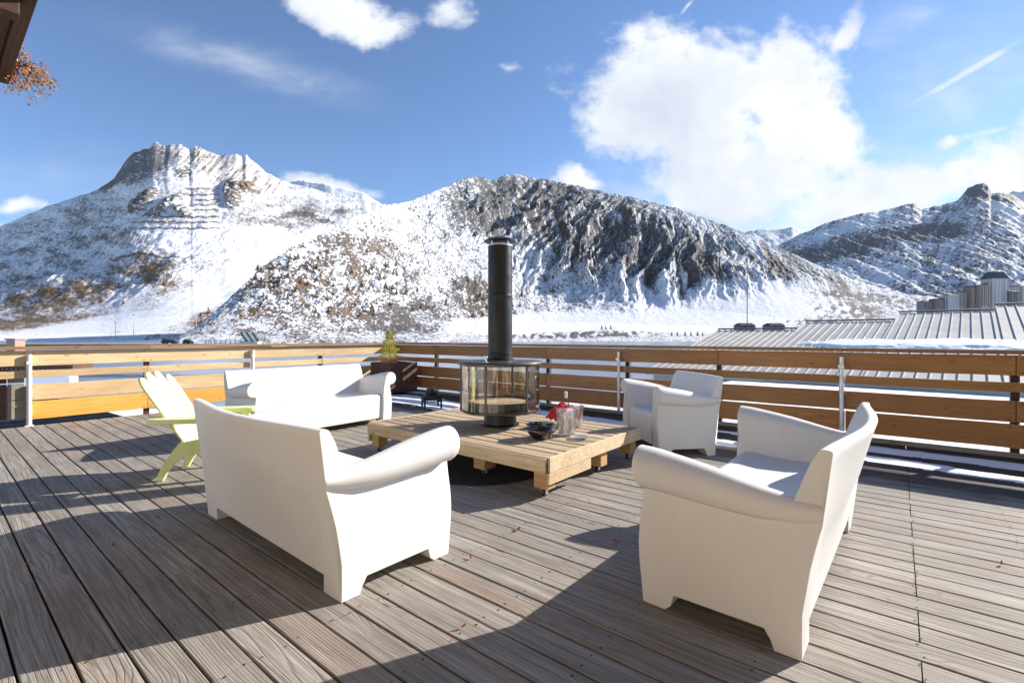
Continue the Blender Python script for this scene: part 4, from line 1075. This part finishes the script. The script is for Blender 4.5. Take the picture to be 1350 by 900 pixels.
# ================================================================== FAR BUILDINGS
def facade(name, wall, win, fx, fz, ratio=.5):
    m, q, b = mat(name); c = q.obj(); s = q.node('ShaderNodeSeparateXYZ'); q.put(s.inputs[0], c)
    hx = q.math('ADD', s.outputs[0], s.outputs[1])
    a = q.math('GREATER_THAN', q.math('FRACT', q.math('DIVIDE', hx, fx)), ratio)
    z = q.math('GREATER_THAN', q.math('FRACT', q.math('DIVIDE', s.outputs[2], fz)), .45)
    col = q.mix(q.math('MULTIPLY', a, z), wall, win)
    col = q.mix(q.mapr(q.noise(c, .2, 3), .3, .7, 0, .3), col, tuple(x*.6 for x in wall))
    q.put(b.inputs['Base Color'], col); b.inputs['Roughness'].default_value = .7; return m
F1 = facade('white_flats', (.52, .52, .53), (.12, .12, .14), 9, 6, .45); F2 = facade('timber_flats', (.30, .25, .20), (.08, .07, .07), 7, 6, .4)
F3 = facade('grey_flats', (.20, .21, .23), (.07, .07, .08), 10, 6, .5); F4 = facade('beige_flats', (.42, .38, .33), (.11, .10, .10), 8, 6, .5)
M_far_roof = simple('far_dark_roof', (.05, .055, .065), .8)
def block(px0, px1, ptop, pbase, mt, label, kind='apartment_building', cat='building', dref=1500, pitched=.12, grp='resort buildings on the far hillside', snow=False, storeyroof=None):
    Y = dref; x0 = (px0-CX)/F*Y; x1 = (px1-CX)/F*Y; zb = HC+(HY-pbase)/F*Y; H = (pbase-ptop)/F*Y; w = x1-x0; d = w*.8
    root = empty(kind, ((x0+x1)/2, Y+d/2, zb), 0, label, cat, grp)
    m = MB(); m.box((-w/2, -d/2, -25), (w/2, d/2, H)); m.build('wall', mt, root)
    if kind == 'distant_chalet': H0 = H; 
    m = MB(); h = max(w*pitched, 1.2)
    m.loft([[(-w*.53, -d*.56, H+.1), (-w*.53, d*.56, H+.1), (-w*.34, d*.3, H+h), (-w*.34, -d*.3, H+h)], [(w*.53, -d*.56, H+.1), (w*.53, d*.56, H+.1), (w*.34, d*.3, H+h), (w*.34, -d*.3, H+h)]])
    m.build('roof', M_snow if snow else M_far_roof, root)
    for k in range(3):
        m = MB(); xx = -w/2+w*(k+.5)/3; m.box((xx-w*.09, -d/2-1.8, H*.06), (xx+w*.09, -d/2-.05, H*.96)); m.build('balcony_stack', mt, root)
    return root
B = [(1219, 1235, 397.5, 404, F3, 'long low grey building left of the resort blocks'), (1235, 1251, 394.5, 404, F2, 'low dark brown block left of the small white block'),
     (1251, 1264, 389, 404, F1, 'small white block at the left of the apartment towers'), (1265, 1279, 385, 404, F4, 'beige block right of the small white block'), (1280, 1294, 378, 404, F2, 'brown timber fronted block in the middle of the resort'),
     (1294, 1303, 376, 404, F4, 'narrow beige block left of the tallest tower'), (1302, 1311, 373, 404, F2, 'narrow brown block touching the tallest tower'), (1309, 1330, 367, 404, F1, 'tallest white apartment tower with dark pointed roof'),
     (1333, 1343, 384, 404, F3, 'dark low block right of the tallest tower'), (1345, 1362, 377, 404, F4, 'beige block cut by the right edge of the picture')]
for i, b_ in enumerate(B): block(*b_, dref=1480-(i % 3)*14, pitched=.45 if i == 7 else .10)
for px, py, lab in ((985, 435, 'small dark chalet, left of the pair beyond the metal roof'), (1024, 435, 'small dark chalet, right of the pair beyond the metal roof')):
    block(px-10, px+11, py-6, py, facade('dark_timber', (.16, .14, .13), (.04, .035, .03), 5, 4), lab, 'distant_chalet', 'chalet', 620, .16, 'dark chalets beyond the roof', False)

# ------------------------------------------------------------------ left: neighbour's eave, parked cars, kiosk
nb = empty('neighbour_house', ray(40, 18, z=0), 0, 'snowy roof with dark fringed eave and stubby chimney seen through the left railing', 'house')
m = MB(); X1 = (95-CX)/F*18-nb.location.x
m.box((-14, -.1, -.62), (X1, .25, -.26)); m.build('snowy_gutter', M_snow, nb)
m = MB(); m.box((-14, .03, .02), (X1, .9, .16)); m.build('roof', M_darkwood, nb)
m = MB(); k = -14
while k < X1-.12: m.box((k, -.03, -.10), (k+.12, .02, .05)); k += .17
m.build('fringe_board', M_darkwood, nb)
m = MB(); m.box((-13.8, .3, -6), (X1-.8, .8, .0)); m.build('wall', M_darkwood, nb)
m = MB(); cx0 = (51-CX)/F*19.5-nb.location.x; m.box((cx0-.17, .4, .1), (cx0+.17, .8, 1.10)); m.box((cx0-.21, .36, 1.10), (cx0+.21, .84, 1.16)); m.build('chimney', simple('pinkish_stone', (.3, .2, .17), .8), nb, bevel=.01)
em = MB(); em.box((-280, 143, -2.0), (-72, 153, -1.15))
o = em.build('lakeside_road', simple('brown_earth', (.26, .21, .16), .9, 0, .3, .5)); tag(o, kind='structure')
def car(px, L, label, yaw=.1):
    c = ray(px, 148, z=-1.15); root = empty('parked_car', c, yaw, label, 'car', 'dark cars parked by the lake')
    m = MB(); prof = [(-L/2, .3), (-L/2, .8), (-L*.42, .95), (-L*.34, 1.35), (-L*.2, 1.5), (L*.1, 1.48), (L*.24, 1.0), (L*.45, .85), (L/2, .7), (L/2, .3)]
    m.loft([[(x, -.85, z) for x, z in prof], [(x, .85, z) for x, z in prof]]); m.build('body', M_blackpost, root, bevel=.06)
    m = MB(); m.add([(-L*.31, -.86, 1.02), (L*.2, -.86, 1.02), (L*.09, -.86, 1.38), (-L*.24, -.86, 1.38)], [(0, 1, 2, 3)]); m.build('side_window', MATS['dark_window_glass'], root)
    for x in (-L*.3, L*.3):
        for y in (-.8, .8):
            m = MB(); m.tube((x, y-.1, .32), (x, y+.1, .32), .32, 14); m.build('wheel', M_rubber, root)
car(224, 4.3, 'dark car parked by the lake, left of the two'); car(248, 2.4, 'short dark car by the lake, right of the two')
ki = empty('kiosk', ray(331, 150, z=-1.15), .1, 'small kiosk with slanting green and white striped roof beside the lake', 'kiosk')
m = MB(); m.box((-2.2, -1.5, 0), (2.6, 1.5, 1.1)); m.build('wall', M_capw, ki)
for k in range(6):
    m = MB(); x = -3.0+k*.85; m.add([(x+.2, -1.7, 3.7), (x+.85, -1.7, 3.7), (x+2.1+.75, -1.7, .7), (x+2.1, -1.7, .7)][::1]+[(x+.2, -1.6, 3.7), (x+.85, -1.6, 3.7), (x+2.85, -1.6, .7), (x+2.1, -1.6, .7)], [(0, 1, 2, 3), (7, 6, 5, 4), (0, 4, 5, 1), (1, 5, 6, 2), (2, 6, 7, 3), (3, 7, 4, 0)])
    m.build('roof_stripe', M_capw if k % 2 else simple('green_stripe', (.03, .16, .07), .6), ki)
m = MB(); m.box((-13.5, -.1, .9), (-2.6, .1, 1.15)); m.box((-13.5, -.08, .25), (-2.6, .08, .5))
k = -13.5
while k < -2.6: m.box((k, -.12, 0), (k+.5, .12, 1.3)); k += 1.45
wf = m.build('white_barrier', M_capw, loc=ki.location, rz=.1); tag(wf, 'low white barrier leading to the striped kiosk by the lake', 'barrier')
for px, pt, pb, lab in ((176, 414, 442, 'tallest ski lift pylon on the snowy piste at left'), (152, 424, 446, 'ski lift pylon left of the tallest one'), (259, 411, 430, 'ski lift pylon right of the tallest one, above the brown bank')):
    p = on_layer('left_mountain', px, pb); h = (pb-pt)/F*p.y
    m = MB(); m.tube((0, 0, -5), (0, 0, h), h*.016, 8, h*.012); m.box((-h*.09, -.5, h*.93), (h*.09, .5, h*.96)); o = m.build('lift_pylon', M_steel, loc=p); tag(o, lab, 'ski lift pylon', 'ski lift pylons')
M_barrier = simple('weathered_barrier', (.17, .15, .14), .85, 0, .02, .4)
rows = [(249, 246, 290), (257, 236, 291), (264, 256, 291), (270, 256, 294), (277, 250, 291), (286, 202, 292), (293, 172, 291), (301, 166, 291)]
words = ['topmost', 'second from top', 'third from top', 'fourth from top', 'fourth from bottom', 'third from bottom', 'second from bottom', 'bottom and longest']
for (py, a, b_), wrd in zip(rows, words):
    m = MB(); pts = []
    for px in np.arange(a, b_, 1.2):
        p = on_layer('left_mountain', px, py+.5*math.sin(px*.35)); pts.append(p)
    sec = []
    o0 = pts[0]
    for p in pts:
        q0 = p-o0; sec.append([q0+Vector((0, -14, -4)), q0+Vector((0, -12, 2+5*random.random())), q0+Vector((0, -9, 2)), q0+Vector((0, -9, -6))])
    m.loft(sec); o = m.build('avalanche_barrier', M_barrier, loc=o0); tag(o, wrd+' avalanche barrier row below the rocky peak at left', 'avalanche barrier', 'avalanche barriers on the left mountain')

# ------------------------------------------------------------------ larches on the slopes
M_larchtree = simple('golden_larch', (.20, .11, .035), .85, 0, .25, .5); M_darkfir = simple('dark_fir', (.05, .05, .03), .85, 0, .3, .5)
def larch(seed, m_):
    rr = random.Random(seed); m = MB()
    for i in range(170):
        z = rr.random()**1.1; a = rr.uniform(0, 6.283); r = (.30*(1-z)+.02)*rr.random()**.5
        c = Vector((r*math.cos(a), r*math.sin(a), .08+z*.9)); s_ = .035+.04*(1-z)
        u = Vector((rr.gauss(0, 1), rr.gauss(0, 1), rr.gauss(0, .6))).normalized(); w = u.orthogonal().normalized()
        m.add([c-u*s_, c+w*s_, c+u*s_, c-w*s_], [(0, 1, 2, 3)])
    root = empty('larch', (0, 0, 0)); m.build('crown', m_, root)
    t_ = MB(); t_.tube((0, 0, -.1), (0, 0, .9), .022, 6, .006); t_.build('trunk', M_bark, root); return root
protos = [larch(1, M_larchtree), larch(2, M_larchtree), larch(3, M_larchtree)]
used = [False]*3
rr = random.Random(21)
regions = [('central_mountain', 430, 378, 115, 46, 70), ('central_mountain', 390, 345, 60, 20, 12), ('central_mountain', 650, 405, 42, 22, 16), ('central_mountain', 700, 375, 45, 22, 8), ('central_mountain', 540, 400, 60, 28, 12), ('left_mountain', 285, 425, 38, 14, 16), ('left_mountain', 90, 398, 95, 16, 12), ('left_mountain', 205, 365, 26, 14, 6)]
WHERE = [('golden brown larch on the speckled foothill between the left peak and the chimney pipe', 'larches on the foothill'), ('golden brown larch near the top of the brown foothill left of the chimney pipe', 'larches near the foothill top'),
         ('dark golden larch at the foot of the slope just right of the chimney pipe', 'larches right of the chimney pipe'), ('golden larch partway up the cliffs right of the chimney pipe', 'larches under the cliffs'),
         ('golden brown larch on the snow just left of the chimney pipe', 'larches left of the chimney pipe'), ('bare brown larch on the low brown bank above the striped kiosk', 'larches above the kiosk'),
         ('bare brown larch on the brown band low on the left mountain', 'larches on the far left slope'), ('bare brown larch on the brown patch above the ski lift pylons', 'larches above the pylons')]
for ri, (lay, cx_, cy_, rx_, ry_, n_) in enumerate(regions):
    for k in range(n_):
        a = rr.uniform(0, 6.28); r = rr.random()**.5; px = cx_+rx_*r*math.cos(a); py = cy_+ry_*r*math.sin(a)
        p = on_layer(lay, px, py); i = rr.randrange(3)
        o = protos[i] if not used[i] else copy_tree(protos[i]); used[i] = True
        h = rr.uniform(5.5, 10)/F*p.y; o.location = p-Vector((0, 0, h*.06)); o.scale = (h, h, h); o.rotation_euler = (0, 0, rr.uniform(0, 6))
        where, grp = WHERE[ri]
        tag(o, where, 'larch', grp)
fp = empty('fir', (0, 0, 0)); 
mm = MB()
rq = random.Random(8)
for i in range(150):
    z = rq.random(); a = rq.uniform(0, 6.283); r = .3*(1-z)*rq.random()**.4; c = Vector((r*math.cos(a), r*math.sin(a), .05+z*.95)); s_ = .06
    u = Vector((rq.gauss(0, 1), rq.gauss(0, 1), rq.gauss(0, .4))).normalized(); w = u.orthogonal().normalized(); mm.add([c-u*s_, c+w*s_, c+u*s_, c-w*s_], [(0, 1, 2, 3)])
mm.build('crown', M_darkfir, fp); mm = MB(); mm.tube((0, 0, -.1), (0, 0, .6), .03, 6, .01); mm.build('trunk', M_bark, fp)
for i, px in enumerate([793, 799, 805, 886, 893, 903, 911, 920, 926]):
    py = 434.5 if px < 850 else 443; p = on_layer('central_mountain', px, py); h = rq.uniform(5, 7)/F*p.y
    o = fp if i == 0 else copy_tree(fp); o.location = p; o.scale = (h, h, h)
    tag(o, 'tiny dark fir in the row at the lake shore left of the metal roof' if px > 850 else 'tiny dark fir in the trio on the snow right of the chimney pipe', 'fir', 'firs by the roof edge' if px > 850 else 'trio of firs on the snow')

# ------------------------------------------------------------------ thin valley air
def haze(density):
    m = bpy.data.materials.new('haze'); m.use_nodes = True; m.node_tree.nodes.clear(); q = NT(m.node_tree)
    v = q.node('ShaderNodeVolumePrincipled'); v.inputs['Color'].default_value = (.86, .92, 1, 1); v.inputs['Density'].default_value = density; v.inputs['Anisotropy'].default_value = .1
    o = q.node('ShaderNodeOutputMaterial'); q.l.new(v.outputs[0], o.inputs['Volume'])
    mb = MB(); mb.box((-10600, -3100, LZ-2.5), (10600, 11100, 3300)); b = mb.build('haze', m); tag(b, kind='stuff')
haze(0.6e-5)
